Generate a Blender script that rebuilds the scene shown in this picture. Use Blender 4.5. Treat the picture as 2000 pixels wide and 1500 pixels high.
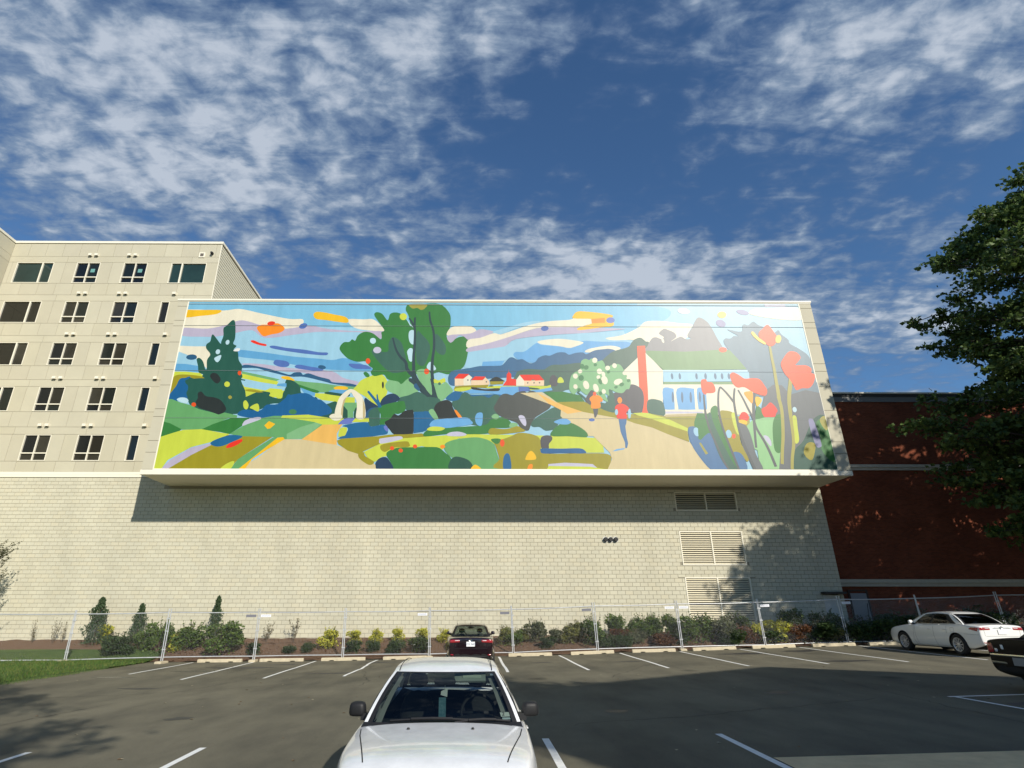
import bpy, bmesh, math, random
from mathutils import Vector, Matrix, noise
from mathutils.geometry import tessellate_polygon
from mathutils.bvhtree import BVHTree
R = math.radians
for o in list(bpy.data.objects): bpy.data.objects.remove(o)
scene = bpy.context.scene
COL = scene.collection
# ------------------------------------------------------------------ camera
cam_d = bpy.data.cameras.new('camera'); cam = bpy.data.objects.new('camera', cam_d); COL.objects.link(cam)
cam.location = (0, 0, 1.9)
cam.rotation_euler = (R(90 + 21.724), 0, R(-0.41))
cam_d.sensor_width = 36; cam_d.lens = 36 * 1118.1 / 2000
cam_d.shift_x = (1000 - 930.66) / 2000
cam_d.clip_start = 0.05; cam_d.clip_end = 6000
scene.camera = cam
# ------------------------------------------------------------------ sun and sky
SUN = Vector((1.65, -2.96, 1.91)).normalized()          # towards the sun
sl = bpy.data.lights.new('sun', 'SUN'); sl.energy = 5.0; sl.angle = R(0.53); sl.color = (1.0, 0.94, 0.84)
so = bpy.data.objects.new('sun', sl); COL.objects.link(so)
so.rotation_euler = SUN.to_track_quat('Z', 'Y').to_euler(); so.location = (30, -50, 40)
world = bpy.data.worlds.new('World'); scene.world = world; world.use_nodes = True
scene.view_settings.view_transform = 'Standard'; scene.view_settings.look = 'None'
scene.view_settings.exposure = 0.08; scene.view_settings.gamma = 1.0
SKY_STRENGTH = 0.095
def build_world():
    nt = world.node_tree; nt.nodes.clear(); N = nt.nodes.new; L = nt.links.new
    out = N('ShaderNodeOutputWorld'); bg = N('ShaderNodeBackground'); bg.inputs[1].default_value = 1.0
    L(bg.outputs[0], out.inputs[0])
    sky = N('ShaderNodeTexSky'); sky.sky_type = 'NISHITA'; sky.sun_disc = False
    sky.sun_elevation = math.asin(SUN.z); sky.sun_rotation = math.atan2(SUN.x, SUN.y)
    sky.air_density = 1.0; sky.dust_density = 0.05; sky.ozone_density = 2.2; sky.altitude = 200
    def mth(op, a, b=None, c=None):
        n = N('ShaderNodeMath'); n.operation = op
        for i, v in enumerate((a, b, c)):
            if v is None: continue
            if isinstance(v, (int, float)): n.inputs[i].default_value = v
            else: L(v, n.inputs[i])
        return n.outputs[0]
    def vmth(op, a, b):
        n = N('ShaderNodeVectorMath'); n.operation = op
        for i, v in enumerate((a, b)):
            if isinstance(v, tuple): n.inputs[i].default_value = v
            else: L(v, n.inputs[i])
        return n.outputs[1] if op in ('LENGTH', 'DISTANCE', 'DOT_PRODUCT') else n.outputs[0]
    tc = N('ShaderNodeTexCoord'); sep = N('ShaderNodeSeparateXYZ'); L(tc.outputs['Generated'], sep.inputs[0])
    zz = mth('ADD', mth('MAXIMUM', sep.outputs[2], 0.0), 0.10)
    u = mth('DIVIDE', sep.outputs[0], zz); v = mth('DIVIDE', sep.outputs[1], zz)
    cmb = N('ShaderNodeCombineXYZ'); L(u, cmb.inputs[0]); L(v, cmb.inputs[1]); uv = cmb.outputs[0]
    def noise_tex(vec, sc, det, rough, dist=0.0, rot=0.0, scl=(1, 1, 1), loc=(0, 0, 0)):
        m = N('ShaderNodeMapping'); m.inputs['Rotation'].default_value = (0, 0, rot); m.inputs['Scale'].default_value = scl; m.inputs['Location'].default_value = loc
        L(vec, m.inputs[0]); n = N('ShaderNodeTexNoise'); n.noise_dimensions = '2D'; n.inputs['Scale'].default_value = sc; n.inputs['Detail'].default_value = det
        n.inputs['Roughness'].default_value = rough; n.inputs['Distortion'].default_value = dist; L(m.outputs[0], n.inputs[0]); return n.outputs[0]
    # cloud masses on the cloud layer: (u, v, radius u, radius v, amount)
    base = None
    for (cu, cv, ru, rv, am) in MASSES:
        d = vmth('MULTIPLY', vmth('SUBTRACT', uv, (cu, cv, 0)), (1 / ru, 1 / rv, 0))
        ln = N('ShaderNodeVectorMath'); ln.operation = 'LENGTH'; L(d, ln.inputs[0])
        mr = N('ShaderNodeMapRange'); mr.interpolation_type = 'SMOOTHSTEP'; L(ln.outputs[1], mr.inputs[0])
        mr.inputs[1].default_value = 1.0; mr.inputs[2].default_value = 0.15; mr.inputs[3].default_value = 0; mr.inputs[4].default_value = am
        base = mr.outputs[0] if base is None else mth('ADD', base, mr.outputs[0])
    big = noise_tex(uv, 2.0, 3, .55, .4, loc=(3.1, 1.7, 0))
    cell = noise_tex(uv, 12.0, 8, .60, .35, rot=.5, scl=(1.0, 1.5, 1), loc=(.3, .9, 0))
    strk = noise_tex(uv, 5.0, 7, .62, .7, rot=-.45, scl=(.55, 2.2, 1))
    puff = noise_tex(uv, 27.0, 5, .6, .2, rot=.5, scl=(1.0, 1.35, 1))
    dens = mth('ADD', mth('MULTIPLY', mth('SUBTRACT', big, .5), .9), mth('MULTIPLY', mth('SUBTRACT', cell, .5), 1.05))
    dens = mth('ADD', dens, mth('MULTIPLY', mth('SUBTRACT', strk, .5), 1.05))
    dens = mth('ADD', dens, mth('MULTIPLY', mth('SUBTRACT', puff, .5), .5))
    wn = N('ShaderNodeTexNoise'); wn.noise_dimensions = '2D'; wn.inputs['Scale'].default_value = 5; wn.inputs['Detail'].default_value = 4; L(uv, wn.inputs[0])
    wv = vmth('ADD', uv, vmth('MULTIPLY', vmth('SUBTRACT', wn.outputs[1], (.5, .5, .5)), (.16, .16, 0)))
    vo = N('ShaderNodeTexVoronoi'); vo.voronoi_dimensions = '2D'; vo.feature = 'SMOOTH_F1'; vo.inputs['Scale'].default_value = 11.5; vo.inputs['Smoothness'].default_value = .6; vo.inputs['Detail'].default_value = 1.5; vo.inputs['Roughness'].default_value = .5; L(wv, vo.inputs[0])
    dens = mth('ADD', dens, mth('MULTIPLY', mth('SUBTRACT', .70, vo.outputs[0]), .62))
    dens = mth('ADD', dens, base)
    mr = N('ShaderNodeMapRange'); mr.interpolation_type = 'SMOOTHERSTEP'; L(dens, mr.inputs[0])
    mr.inputs[1].default_value = -.34; mr.inputs[2].default_value = .86
    fade = N('ShaderNodeMapRange'); L(sep.outputs[2], fade.inputs[0]); fade.inputs[1].default_value = 0.0; fade.inputs[2].default_value = .12
    cov = mth('MULTIPLY', mth('MULTIPLY', mr.outputs[0], fade.outputs[0]), .93)
    # cloud colour: thicker parts a little brighter and whiter
    ramp = N('ShaderNodeValToRGB'); L(dens, ramp.inputs[0])
    ramp.color_ramp.elements[0].position = .0; ramp.color_ramp.elements[0].color = (.11, .17, .30, 1)
    em = ramp.color_ramp.elements.new(.5); em.color = (.23, .31, .43, 1)
    ramp.color_ramp.elements[2].position = .95; ramp.color_ramp.elements[2].color = (.50, .56, .65, 1)
    sc = N('ShaderNodeMix'); sc.data_type = 'RGBA'; sc.blend_type = 'MULTIPLY'; sc.inputs[0].default_value = 1.0
    L(sky.outputs[0], sc.inputs[6]); s = SKY_STRENGTH; sc.inputs[7].default_value = (s * .70, s * .98, s * 1.20, 1)
    mx = N('ShaderNodeMix'); mx.data_type = 'RGBA'; L(cov, mx.inputs[0]); L(sc.outputs[2], mx.inputs[6]); L(ramp.outputs[0], mx.inputs[7])
    L(mx.outputs[2], bg.inputs[0])
MASSES = [(-.6, .85, .72, .62, .66), (-.10, .66, .38, .24, .40), (.30, 1.30, .85, .28, .80), (.80, .68, .50, .25, .55), (1.15, 1.5, .6, .26, .55), (.24, .85, .36, .30, -.30), (.78, 1.02, .42, .16, -.16)]
build_world()
# ------------------------------------------------------------------ helpers
def lin(r, g, b):
    f = lambda c: (c / 255) / 12.92 if c / 255 <= .04045 else ((c / 255 + .055) / 1.055) ** 2.4
    return (f(r), f(g), f(b))
MATS = {}
def mat(name, col, rough=.7, var=0.0, vscale=4.0, bump=0.0, bscale=40.0, spec=.5, metal=0.0, col2=None, coat=0.0, det=6.0, vscl=None, trans=0.0):
    if name in MATS: return MATS[name]
    m = bpy.data.materials.new(name); m.use_nodes = True; nt = m.node_tree; N = nt.nodes.new; L = nt.links.new
    b = nt.nodes['Principled BSDF']; b.inputs['Base Color'].default_value = (*col, 1); b.inputs['Roughness'].default_value = rough
    b.inputs['Specular IOR Level'].default_value = spec; b.inputs['Metallic'].default_value = metal; b.inputs['Coat Weight'].default_value = coat
    b.inputs['Coat Roughness'].default_value = .04
    tc = None
    if var or bump:
        tc = N('ShaderNodeTexCoord'); src = tc.outputs['Object']
    if var:
        g = N('ShaderNodeNewGeometry'); src = g.outputs['Position']
        if vscl:
            mp = N('ShaderNodeMapping'); mp.inputs['Scale'].default_value = vscl; L(src, mp.inputs[0]); src2 = mp.outputs[0]
        else: src2 = src
        n = N('ShaderNodeTexNoise'); n.inputs['Scale'].default_value = vscale; n.inputs['Detail'].default_value = det; n.inputs['Roughness'].default_value = .62; L(src2, n.inputs[0])
        r = N('ShaderNodeValToRGB'); L(n.outputs[0], r.inputs[0]); r.color_ramp.elements[0].position = .28; r.color_ramp.elements[1].position = .72
        c2 = col2 or tuple(min(1, c * (1 + var)) for c in col); c1 = tuple(c * (1 - var) for c in col) if not col2 else col
        r.color_ramp.elements[0].color = (*c1, 1); r.color_ramp.elements[1].color = (*c2, 1); L(r.outputs[0], b.inputs['Base Color'])
    if bump:
        g2 = N('ShaderNodeNewGeometry'); n2 = N('ShaderNodeTexNoise'); n2.inputs['Scale'].default_value = bscale; n2.inputs['Detail'].default_value = 5; L(g2.outputs['Position'], n2.inputs[0])
        bp = N('ShaderNodeBump'); bp.inputs['Strength'].default_value = bump; bp.inputs['Distance'].default_value = .02; L(n2.outputs[0], bp.inputs['Height']); L(bp.outputs[0], b.inputs['Normal'])
    MATS[name] = m; return m
class MB:
    def __init__(s): s.v = []; s.f = []; s.m = []
    def poly(s, pts, mi=0):
        i = len(s.v); s.v += [tuple(p) for p in pts]; s.f.append(tuple(range(i, i + len(pts)))); s.m.append(mi)
    def box(s, x0, x1, y0, y1, z0, z1, mi=0):
        i = len(s.v); s.v += [(x, y, z) for z in (z0, z1) for y in (y0, y1) for x in (x0, x1)]
        for f in ((0, 2, 3, 1), (4, 5, 7, 6), (0, 1, 5, 4), (2, 6, 7, 3), (0, 4, 6, 2), (1, 3, 7, 5)):
            s.f.append(tuple(i + k for k in f)); s.m.append(mi)
    def grid(s, P, mi=0, closed=False):      # P[i][j]
        n, k = len(P), len(P[0]); i0 = len(s.v)
        for row in P: s.v += [tuple(q) for q in row]
        for a in range(n - 1 if not closed else n):
            a2 = (a + 1) % n
            for b in range(k - 1):
                s.f.append((i0 + a * k + b, i0 + a2 * k + b, i0 + a2 * k + b + 1, i0 + a * k + b + 1)); s.m.append(mi)
    def tube(s, pts, r, n=6, mi=0, r1=None, cap=True):
        pts = [Vector(p) for p in pts]; K = len(pts); rings = []; ref = None
        for i, p in enumerate(pts):
            d = (pts[min(i + 1, K - 1)] - pts[max(i - 1, 0)]); d = d.normalized() if d.length > 1e-9 else Vector((0, 0, 1))
            if ref is None: ref = Vector((0, 0, 1)) if abs(d.z) < .9 else Vector((1, 0, 0))
            a = d.cross(ref); a = a.normalized() if a.length > 1e-6 else d.orthogonal().normalized(); b = a.cross(d).normalized(); 
            rr = r if r1 is None else r + (r1 - r) * i / max(1, K - 1)
            rings.append([p + (a * math.cos(2 * math.pi * k / n) + b * math.sin(2 * math.pi * k / n)) * rr for k in range(n)])
        i0 = len(s.v)
        for rg in rings: s.v += [tuple(q) for q in rg]
        for i in range(K - 1):
            for k in range(n):
                k2 = (k + 1) % n; s.f.append((i0 + i * n + k, i0 + i * n + k2, i0 + (i + 1) * n + k2, i0 + (i + 1) * n + k)); s.m.append(mi)
        if cap:
            s.f.append(tuple(i0 + k for k in reversed(range(n)))); s.m.append(mi)
            s.f.append(tuple(i0 + (K - 1) * n + k for k in range(n))); s.m.append(mi)
    def lathe(s, prof, n=24, axis='z', mi=0, c=(0, 0, 0)):
        P = []
        for k in range(n):
            a = 2 * math.pi * k / n; row = []
            for (r, h) in prof:
                q = (r * math.cos(a), r * math.sin(a), h) if axis == 'z' else ((r * math.cos(a), h, r * math.sin(a)) if axis == 'y' else (h, r * math.cos(a), r * math.sin(a)))
                row.append((q[0] + c[0], q[1] + c[1], q[2] + c[2]))
            P.append(row)
        s.grid(P, mi, closed=True)
    def mesh(s, name, mats, smooth=False, sharp=None):
        me = bpy.data.meshes.new(name); me.from_pydata(s.v, [], s.f)
        for m in (mats if isinstance(mats, (list, tuple)) else [mats]): me.materials.append(m)
        if any(s.m): me.polygons.foreach_set('material_index', s.m)
        if smooth:
            me.polygons.foreach_set('use_smooth', [True] * len(s.f))
            if sharp: me.set_sharp_from_angle(angle=R(sharp))
        me.update(); return me
    def build(s, name, mats, parent=None, smooth=False, sharp=None, loc=None):
        return link(name, s.mesh(name, mats, smooth, sharp), parent, loc)
def link(name, me, parent=None, loc=None):
    o = bpy.data.objects.new(name, me); COL.objects.link(o)
    if parent: o.parent = parent
    if loc: o.location = loc
    return o
def tag(o, label=None, cat=None, group=None, kind=None):
    if label: o['label'] = label
    if cat: o['category'] = cat
    if group: o['group'] = group
    if kind: o['kind'] = kind
    return o
def empty(name, loc=(0, 0, 0), rz=0):
    o = bpy.data.objects.new(name, None); COL.objects.link(o); o.location = loc; o.rotation_euler = (0, 0, rz); o.empty_display_size = .2; return o
def copy_tree(o, parent=None):
    c = o.copy(); COL.objects.link(c); c.parent = parent
    for ch in [k for k in o.children]: copy_tree(ch, c)
    return c
CUBE = {}
def cube_mesh(m, key):
    if key not in CUBE:
        b = MB(); b.box(-.5, .5, -.5, .5, -.5, .5); CUBE[key] = b.mesh(key, m)
    return CUBE[key]
def bx(name, m, x0, x1, y0, y1, z0, z1, parent=None):
    me = cube_mesh(m, 'piece_' + m.name); o = link(name, me, parent)
    o.location = ((x0 + x1) / 2, (y0 + y1) / 2, (z0 + z1) / 2); o.scale = (x1 - x0, y1 - y0, z1 - z0); return o
def ev_mesh(o):
    dg = bpy.context.evaluated_depsgraph_get(); return bpy.data.meshes.new_from_object(o.evaluated_get(dg))
ORD = ['first', 'second', 'third', 'fourth', 'fifth', 'sixth', 'seventh', 'eighth', 'ninth', 'tenth', 'eleventh', 'twelfth', 'thirteenth', 'fourteenth', 'fifteenth', 'sixteenth', 'seventeenth', 'eighteenth', 'nineteenth', 'twentieth']
# ground heights
GT = [(-60, -.2), (-14, -.2), (-10, -.17), (-7, -.134), (-4, -.09), (1, .03), (4, .09), (6.7, .19), (9.6, .255), (12.1, .345), (14.8, .42), (17.5, .484), (25, .65), (60, .9)]
def tab(T, x):
    if x <= T[0][0]: return T[0][1]
    for (a, za), (b, zb) in zip(T, T[1:]):
        if x <= b: return za + (zb - za) * (x - a) / (b - a)
    return T[-1][1]
def g0(x): return max(-.19, .022 * x) if x < 40 else .88
def ground(x, y):
    t = min(1, max(0, (y - 21) / 7.4)); return g0(x) * (1 - t) + tab(GT, x) * t
WALLZ = [(-60, .5), (-22, .58), (-8, .66), (-.6, .71), (8, .9), (14.6, 1.12), (20, 1.2), (60, 1.3)]
def bed(x, y):
    if y < 28.75: return ground(x, y)
    t = min(1, (y - 28.75) / 2.85); t2 = t * t * (3 - 2 * t) * .45 + t * .55
    return ground(x, 28.75) * (1 - t2) + tab(WALLZ, x) * t2

# ------------------------------------------------------------------ materials
M = {}
M['cmu'] = mat('cmu', lin(191, 186, 164), .85, .08, .8, .25, 60, vscl=(1, 1, .22))
M['mortar'] = mat('mortar', lin(142, 136, 118), .95)
M['panel'] = mat('panel', lin(184, 178, 156), .75, .045, .7, .08, 90)
M['panel_gap'] = mat('panel_gap', lin(125, 115, 95), .9)
M['trim_white'] = mat('trim_white', lin(226, 220, 200), .55, .03, 2)
M['metal_light'] = mat('metal_light', lin(214, 208, 186), .45, .03, 2)
M['siding'] = mat('siding', lin(212, 205, 180), .5, .03, .8)
M['soffit'] = mat('soffit', lin(215, 208, 185), .7, .05, .6)
M['black'] = mat('black', (.012, .012, .012), .5)
M['dark'] = mat('dark', (.02, .02, .02), .7)
M['concrete'] = mat('concrete', lin(190, 178, 150), .9, .16, 6, .3, 80)
M['steel'] = mat('steel', (.52, .53, .53), .45, .15, 9, metal=.4)
M['wire'] = mat('wire', (.62, .63, .62), .5, metal=.2)
def asphalt():
    m = bpy.data.materials.new('asphalt'); m.use_nodes = True; nt = m.node_tree; N = nt.nodes.new; L = nt.links.new; b = nt.nodes['Principled BSDF']
    g = N('ShaderNodeNewGeometry'); pos = g.outputs['Position']
    def nz(sc, det, scl=None, rough=.6):
        src = pos
        if scl: mp = N('ShaderNodeMapping'); mp.inputs['Scale'].default_value = scl; L(pos, mp.inputs[0]); src = mp.outputs[0]
        n = N('ShaderNodeTexNoise'); n.inputs['Scale'].default_value = sc; n.inputs['Detail'].default_value = det; n.inputs['Roughness'].default_value = rough; L(src, n.inputs[0]); return n.outputs[0]
    def ramp(f, p0, c0, p1, c1):
        r = N('ShaderNodeValToRGB'); L(f, r.inputs[0]); r.color_ramp.elements[0].position = p0; r.color_ramp.elements[1].position = p1; r.color_ramp.elements[0].color = (*c0, 1); r.color_ramp.elements[1].color = (*c1, 1); return r.outputs[0]
    def mul(a, bb):
        x = N('ShaderNodeMix'); x.data_type = 'RGBA'; x.blend_type = 'MULTIPLY'; x.inputs[0].default_value = 1; L(a, x.inputs[6]); L(bb, x.inputs[7]); return x.outputs[2]
    base = ramp(nz(.22, 4), .35, (.116, .109, .080), .65, (.164, .152, .110))
    stain = ramp(nz(1.0, 7, (1, .38, 1)), .30, (.66, .66, .67), .60, (1.06, 1.05, 1.02))
    grit = ramp(nz(95, 2, rough=.8), .25, (.62, .62, .62), .75, (1.45, 1.43, 1.38))
    col = mul(mul(base, stain), grit); 
    # oil drips where cars stand
    v = N('ShaderNodeTexVoronoi'); v.inputs['Scale'].default_value = .38; mp = N('ShaderNodeMapping'); mp.inputs['Scale'].default_value = (1, .8, 1); L(pos, mp.inputs[0]); L(mp.outputs[0], v.inputs[0])
    oil = ramp(v.outputs['Distance'], .03, (.45, .45, .46), .14, (1, 1, 1)); col = mul(col, oil)
    L(col, b.inputs['Base Color']); b.inputs['Roughness'].default_value = .86; b.inputs['Specular IOR Level'].default_value = .3
    bp = N('ShaderNodeBump'); bp.inputs['Strength'].default_value = .5; bp.inputs['Distance'].default_value = .012; L(nz(130, 3), bp.inputs['Height']); L(bp.outputs[0], b.inputs['Normal'])
    return m
M['asphalt'] = asphalt()
M['apron'] = mat('apron_concrete', (.66, .50, .28), .9, .14, 3, .3, 70)
M['earth'] = mat('earth', lin(120, 112, 92), .95, .2, .5)
M['lawn'] = mat('lawn', (.026, .060, .006), .9, .5, 1.6, .6, 60, col2=(.060, .098, .012))
M['mulch'] = mat('mulch', (.070, .038, .021), .95, .5, 22, 1.0, 45, col2=(.17, .10, .058))
M['paint_line'] = mat('paint_line', (.80, .80, .76), .7, .10, 14, .2, 120)
M['puddle'] = mat('puddle', (.16, .15, .13), .25, .5, 5, spec=.6)
# ------------------------------------------------------------------ ground and car park
def sheet(name, x0, x1, nx, y0, y1, ny, zf, m, smooth=True):
    b = MB(); b.grid([[(x0 + (x1 - x0) * i / nx, y0 + (y1 - y0) * j / ny, zf(x0 + (x1 - x0) * i / nx, y0 + (y1 - y0) * j / ny)) for j in range(ny + 1)] for i in range(nx + 1)])
    b.f = [tuple(f) for f in b.f]; return b.build(name, m, smooth=smooth)
gb = MB(); gb.poly([(-3000, -3000, -.6), (3000, -3000, -.6), (3000, 3000, -.6), (-3000, 3000, -.6)])
tag(gb.build('ground', M['earth']), kind='structure')
lot = sheet('car_park', -60, 60, 120, -45, 29.2, 60, ground, M['asphalt']); tag(lot, kind='structure')
def strip(name, x0, x1, y0, y1, m, dz=.004, parent=None, wob=0, seed=0, zf=ground):
    rnd = random.Random(seed); n = max(2, int(abs(y1 - y0) / .45)); b = MB(); rows = []
    ph = rnd.uniform(0, 6)
    for i in range(n + 1):
        y = y0 + (y1 - y0) * i / n; w = wob * math.sin(ph + y * 1.3) + rnd.uniform(-.4, .4) * wob
        rows.append([(x0 + w, y, zf(x0, y) + dz), (x1 + w, y, zf(x1, y) + dz)])
    b.grid([list(r) for r in zip(*rows)]); o = b.build(name, m, parent); return o
LX = [1.2 + 2.72 * k for k in range(-5, 8)]
for i, x in enumerate(LX):
    w = {-4.24: .05}.get(round(x, 2), .012)
    strip('parking_line', x - .05, x + .05, 21.4 if i else 23.2, 28.35, M['paint_line'], parent=lot, wob=w, seed=i)
for x in (-6.96 - 2.72, -6.96, -4.24, -1.52, 1.17, 3.95):
    strip('parking_line', x - .055, x + .055, 3.9, 10.56, M['paint_line'], parent=lot, wob=.004, seed=int(x * 7))
# hatched bay outline at the right
def line2(p, q, w, parent):
    p = Vector(p); q = Vector(q); d = (q - p).normalized(); n = Vector((-d.y, d.x)) * w / 2; b = MB(); K = 8; A = []; Bq = []
    for i in range(K + 1):
        c = p + (q - p) * i / K; A.append((c.x + n.x, c.y + n.y, ground(c.x, c.y) + .004)); Bq.append((c.x - n.x, c.y - n.y, ground(c.x, c.y) + .0042))
    b.grid([A, Bq]); return b.build('parking_line', M['paint_line'], parent)
line2((10.15, 13.72), (17, 13.85), .10, lot); line2((10.27, 13.66), (10.25, 8), .10, lot)
ap = MB(); ap.grid([[(x, y, g0(x) + .012) for y in (-3, 0, 3, 6, 8.9 if True else 0)] for x in (4.02, 8, 12, 20, 30)])
tag(ap.build('concrete_apron', M['apron'], smooth=True), kind='structure')
# lawn on the left, mulch bed along the wall
def lawn_z(x, y):
    t = min(1, max(0, (-14.55 + .25 * math.sin(y * .5) - x) / 1.3)); rise = .05 + .06 * t
    b = bed(x, y) if y > 28.75 else ground(x, y)
    return b + (rise if t > 0 else -.02) + .03 * noise.noise(Vector((x * .6, y * .6, 0))) + .05 * t
tag(sheet('lawn', -60, -14.5, 60, -20, 29.9, 70, lawn_z, M['lawn']), kind='structure')
def bed_z(x, y): return bed(x, y) + .03 + .05 * noise.noise(Vector((x * 1.7, y * 1.7, 3))) + .03 * noise.noise(Vector((x * 5, y * 5, 1)))
bedo = sheet('mulch_bed', -24, 48, 240, 28.75, 34.3, 20, bed_z, M['mulch']); tag(bedo, kind='structure')
# dark edge of the bed
pu = MB()
for (cx, cy, rx, ry, n) in ((-12.35, 22.1, .75, .16, 14), (-10.2, 24.2, 1.2, .12, 14)):
    pu.poly([(cx + rx * math.cos(a) * (1 + .2 * math.sin(3 * a)), cy + ry * math.sin(a), ground(cx, cy) + .006) for a in [2 * math.pi * k / n for k in range(n)]])
tag(pu.build('puddle', M['puddle']), kind='structure')
# oil marks and cracks on the asphalt
stain_m = mat('oil_stain', (.040, .038, .034), .6, .3, 8)
def on_lot(o): tag(o, kind='structure'); return o
sb = random.Random(17)
for i, (cx, cy, rx, ry) in enumerate([(-4.9, 22.6, .95, .22), (-4.1, 27.0, .9, .25), (-9.2, 25.6, 1.6, .35), (13.2, 22.2, .8, .25), (11.2, 26.2, .9, .4), (13.9, 26.6, .8, .4), (6.0, 24.2, .5, .2), (-7.9, 26.8, .6, .25), (2.7, 24.8, .45, .2), (-6.0, 13.5, .3, .2), (7.2, 15.0, .35, .25), (10.9, 12.6, .45, .25), (2.9, 13.0, .3, .15), (-9.8, 19.0, .5, .2)]):
    b = MB(); n = 22; ph = [sb.uniform(0, 6.28) for _ in range(3)]
    b.poly([(cx + rx * math.cos(a) * (1 + .25 * math.sin(2 * a + ph[0]) + .18 * math.sin(5 * a + ph[1])), cy + ry * math.sin(a) * (1 + .25 * math.sin(3 * a + ph[2])), ground(cx + rx * math.cos(a) * (1 + .25 * math.sin(2 * a + ph[0]) + .18 * math.sin(5 * a + ph[1])), cy + ry * math.sin(a) * (1 + .25 * math.sin(3 * a + ph[2]))) + .0022) for a in [2 * math.pi * k / n for k in range(n)]]); b.build('oil_stain', stain_m, lot)
crack_m = mat('crack', (.018, .017, .016), .9)
for (x0, y0, x1, y1) in [(10.5, 20.8, 17.2, 22.6), (-12.6, 16.5, -5.2, 19.6), (-9.5, 12.2, -7.4, 20.6), (4.2, 19.0, 7.6, 24.9), (1.8, 11.6, 8.6, 13.8), (-3.2, 18.5, -3.9, 25.5), (8.8, 9.6, 9.6, 17.4)]:
    A_, B_ = [], []; K = 40; dx, dy = x1 - x0, y1 - y0; l_ = math.hypot(dx, dy); off = 0
    for i in range(K + 1):
        off += sb.gauss(0, .045); off *= .96; w = .006 + .006 * sb.random(); x = x0 + dx * i / K - dy / l_ * off; y = y0 + dy * i / K + dx / l_ * off
        A_.append((x - dy / l_ * w, y + dx / l_ * w, ground(x, y) + .0032)); B_.append((x + dy / l_ * w, y - dx / l_ * w, ground(x, y) + .0032))
    b = MB(); b.grid([A_, B_]); b.build('crack', crack_m, lot)
# mulch chips, leaf litter (uncountable)
rnd = random.Random(5); lb = MB()
for i in range(2600):
    x = rnd.uniform(-17, 24); y = rnd.uniform(28.8, 31.4); z = bed_z(x, y) + .01; s = rnd.uniform(.02, .06); a = rnd.uniform(0, 6.28); t = rnd.uniform(-.6, .6)
    dx, dy = math.cos(a) * s, math.sin(a) * s
    lb.poly([(x - dx, y - dy, z), (x + dy * .5, y - dx * .5, z + .02 + t * .02), (x + dx, y + dy, z + .015), (x - dy * .5, y + dx * .5, z + .03)], rnd.randint(0, 1))
tag(lb.build('mulch_chips', [mat('chip_dark', (.06, .028, .014), .9), mat('chip_light', (.24, .13, .07), .9)]), 'brown bark chips spread over the planting bed', 'mulch', kind='stuff')
lb = MB()
for i in range(150):
    x = rnd.uniform(-13, 14); y = rnd.uniform(8.5, 28); z = ground(x, y) + .006; s = rnd.uniform(.02, .05); a = rnd.uniform(0, 6.28); dx, dy = math.cos(a) * s, math.sin(a) * s
    lb.poly([(x - dx, y - dy, z), (x + dy * .6, y - dx * .6, z + .012), (x + dx, y + dy, z + .004), (x - dy * .6, y + dx * .6, z + .01)], rnd.randint(0, 1))
tag(lb.build('leaf_litter', [mat('litter_pale', (.42, .36, .24), .9), mat('litter_brown', (.16, .10, .05), .9)]), 'few dry fallen leaves and scraps scattered over the asphalt', 'leaf litter', kind='stuff')
# grass blades
gbm = MB(); rnd = random.Random(8)
for i in range(26000):
    x = -14.35 - abs(rnd.gauss(0, 4.2)); y = rnd.uniform(15, 29.3)
    if x < -27: continue
    if y > 28.6 and rnd.random() < .75 and x > -19.5: continue
    z = lawn_z(x, y) - .01; h = rnd.uniform(.04, .11); a = rnd.uniform(0, 6.28); w = .012; lx, ly = rnd.uniform(-.05, .05), rnd.uniform(-.05, .05)
    gbm.poly([(x - math.cos(a) * w, y - math.sin(a) * w, z), (x + math.cos(a) * w, y + math.sin(a) * w, z), (x + lx, y + ly, z + h)], rnd.randint(0, 2))
tag(gbm.build('grass', [mat('grass_a', (.035, .085, .008), .8), mat('grass_b', (.06, .115, .012), .8), mat('grass_c', (.11, .13, .025), .8)]), 'short green grass of the lawn left of the car park', 'grass', kind='stuff')
# ------------------------------------------------------------------ block building with louvres
YW, YB = 31.6, 28.64
BX0, BX1, BZ0, BZ1 = -16.75, 19.32, 8.38, 18.47
root = empty('block_building', (0, YW, .5)); inv = Vector((0, -YW, -.5))
tag(root, 'long low building wall of cream concrete blocks under the painted box', 'building')
def rel(o): o.location = Vector(o.location) + inv; return o
LOUV = [(11.15, 14.55, 7.04, 8.06), (11.15, 14.55, 4.20, 5.96), (11.15, 14.58, 1.35, 3.60)]
DOORH = (18.25, 19.05, 1.0, 2.78)
BW, BH, JT = .406, .2032, .013
tones = [M['cmu']] + [mat('cmu_%d' % k, tuple(c * f for c, f in zip(lin(191, 186, 164), t)), .88, .08, .8, .25, 60, vscl=(1, 1, .22)) for k, t in enumerate([(.975, .97, .96), (1.025, 1.025, 1.02), (.99, .995, 1.0), (1.015, 1.0, .975), (.95, .95, .945)])]
def block_mb(b, x0, x1, z0, z1, mi, d=0.0):
    y0 = -.011 - d; i = len(b.v); c = .004
    b.v += [(x0, .004, z0), (x1, .004, z0), (x1, .004, z1), (x0, .004, z1), (x0 + c, y0, z0 + c), (x1 - c, y0, z0 + c), (x1 - c, y0, z1 - c), (x0 + c, y0, z1 - c)]
    for f in ((4, 5, 6, 7), (0, 1, 5, 4), (1, 2, 6, 5), (2, 3, 7, 6), (3, 0, 4, 7)): b.f.append(tuple(i + k for k in f)); b.m.append(mi)
cells = []
WX0, WX1 = -31.0, 19.32
row = 0; z = .30
rnd = random.Random(2)
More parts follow.
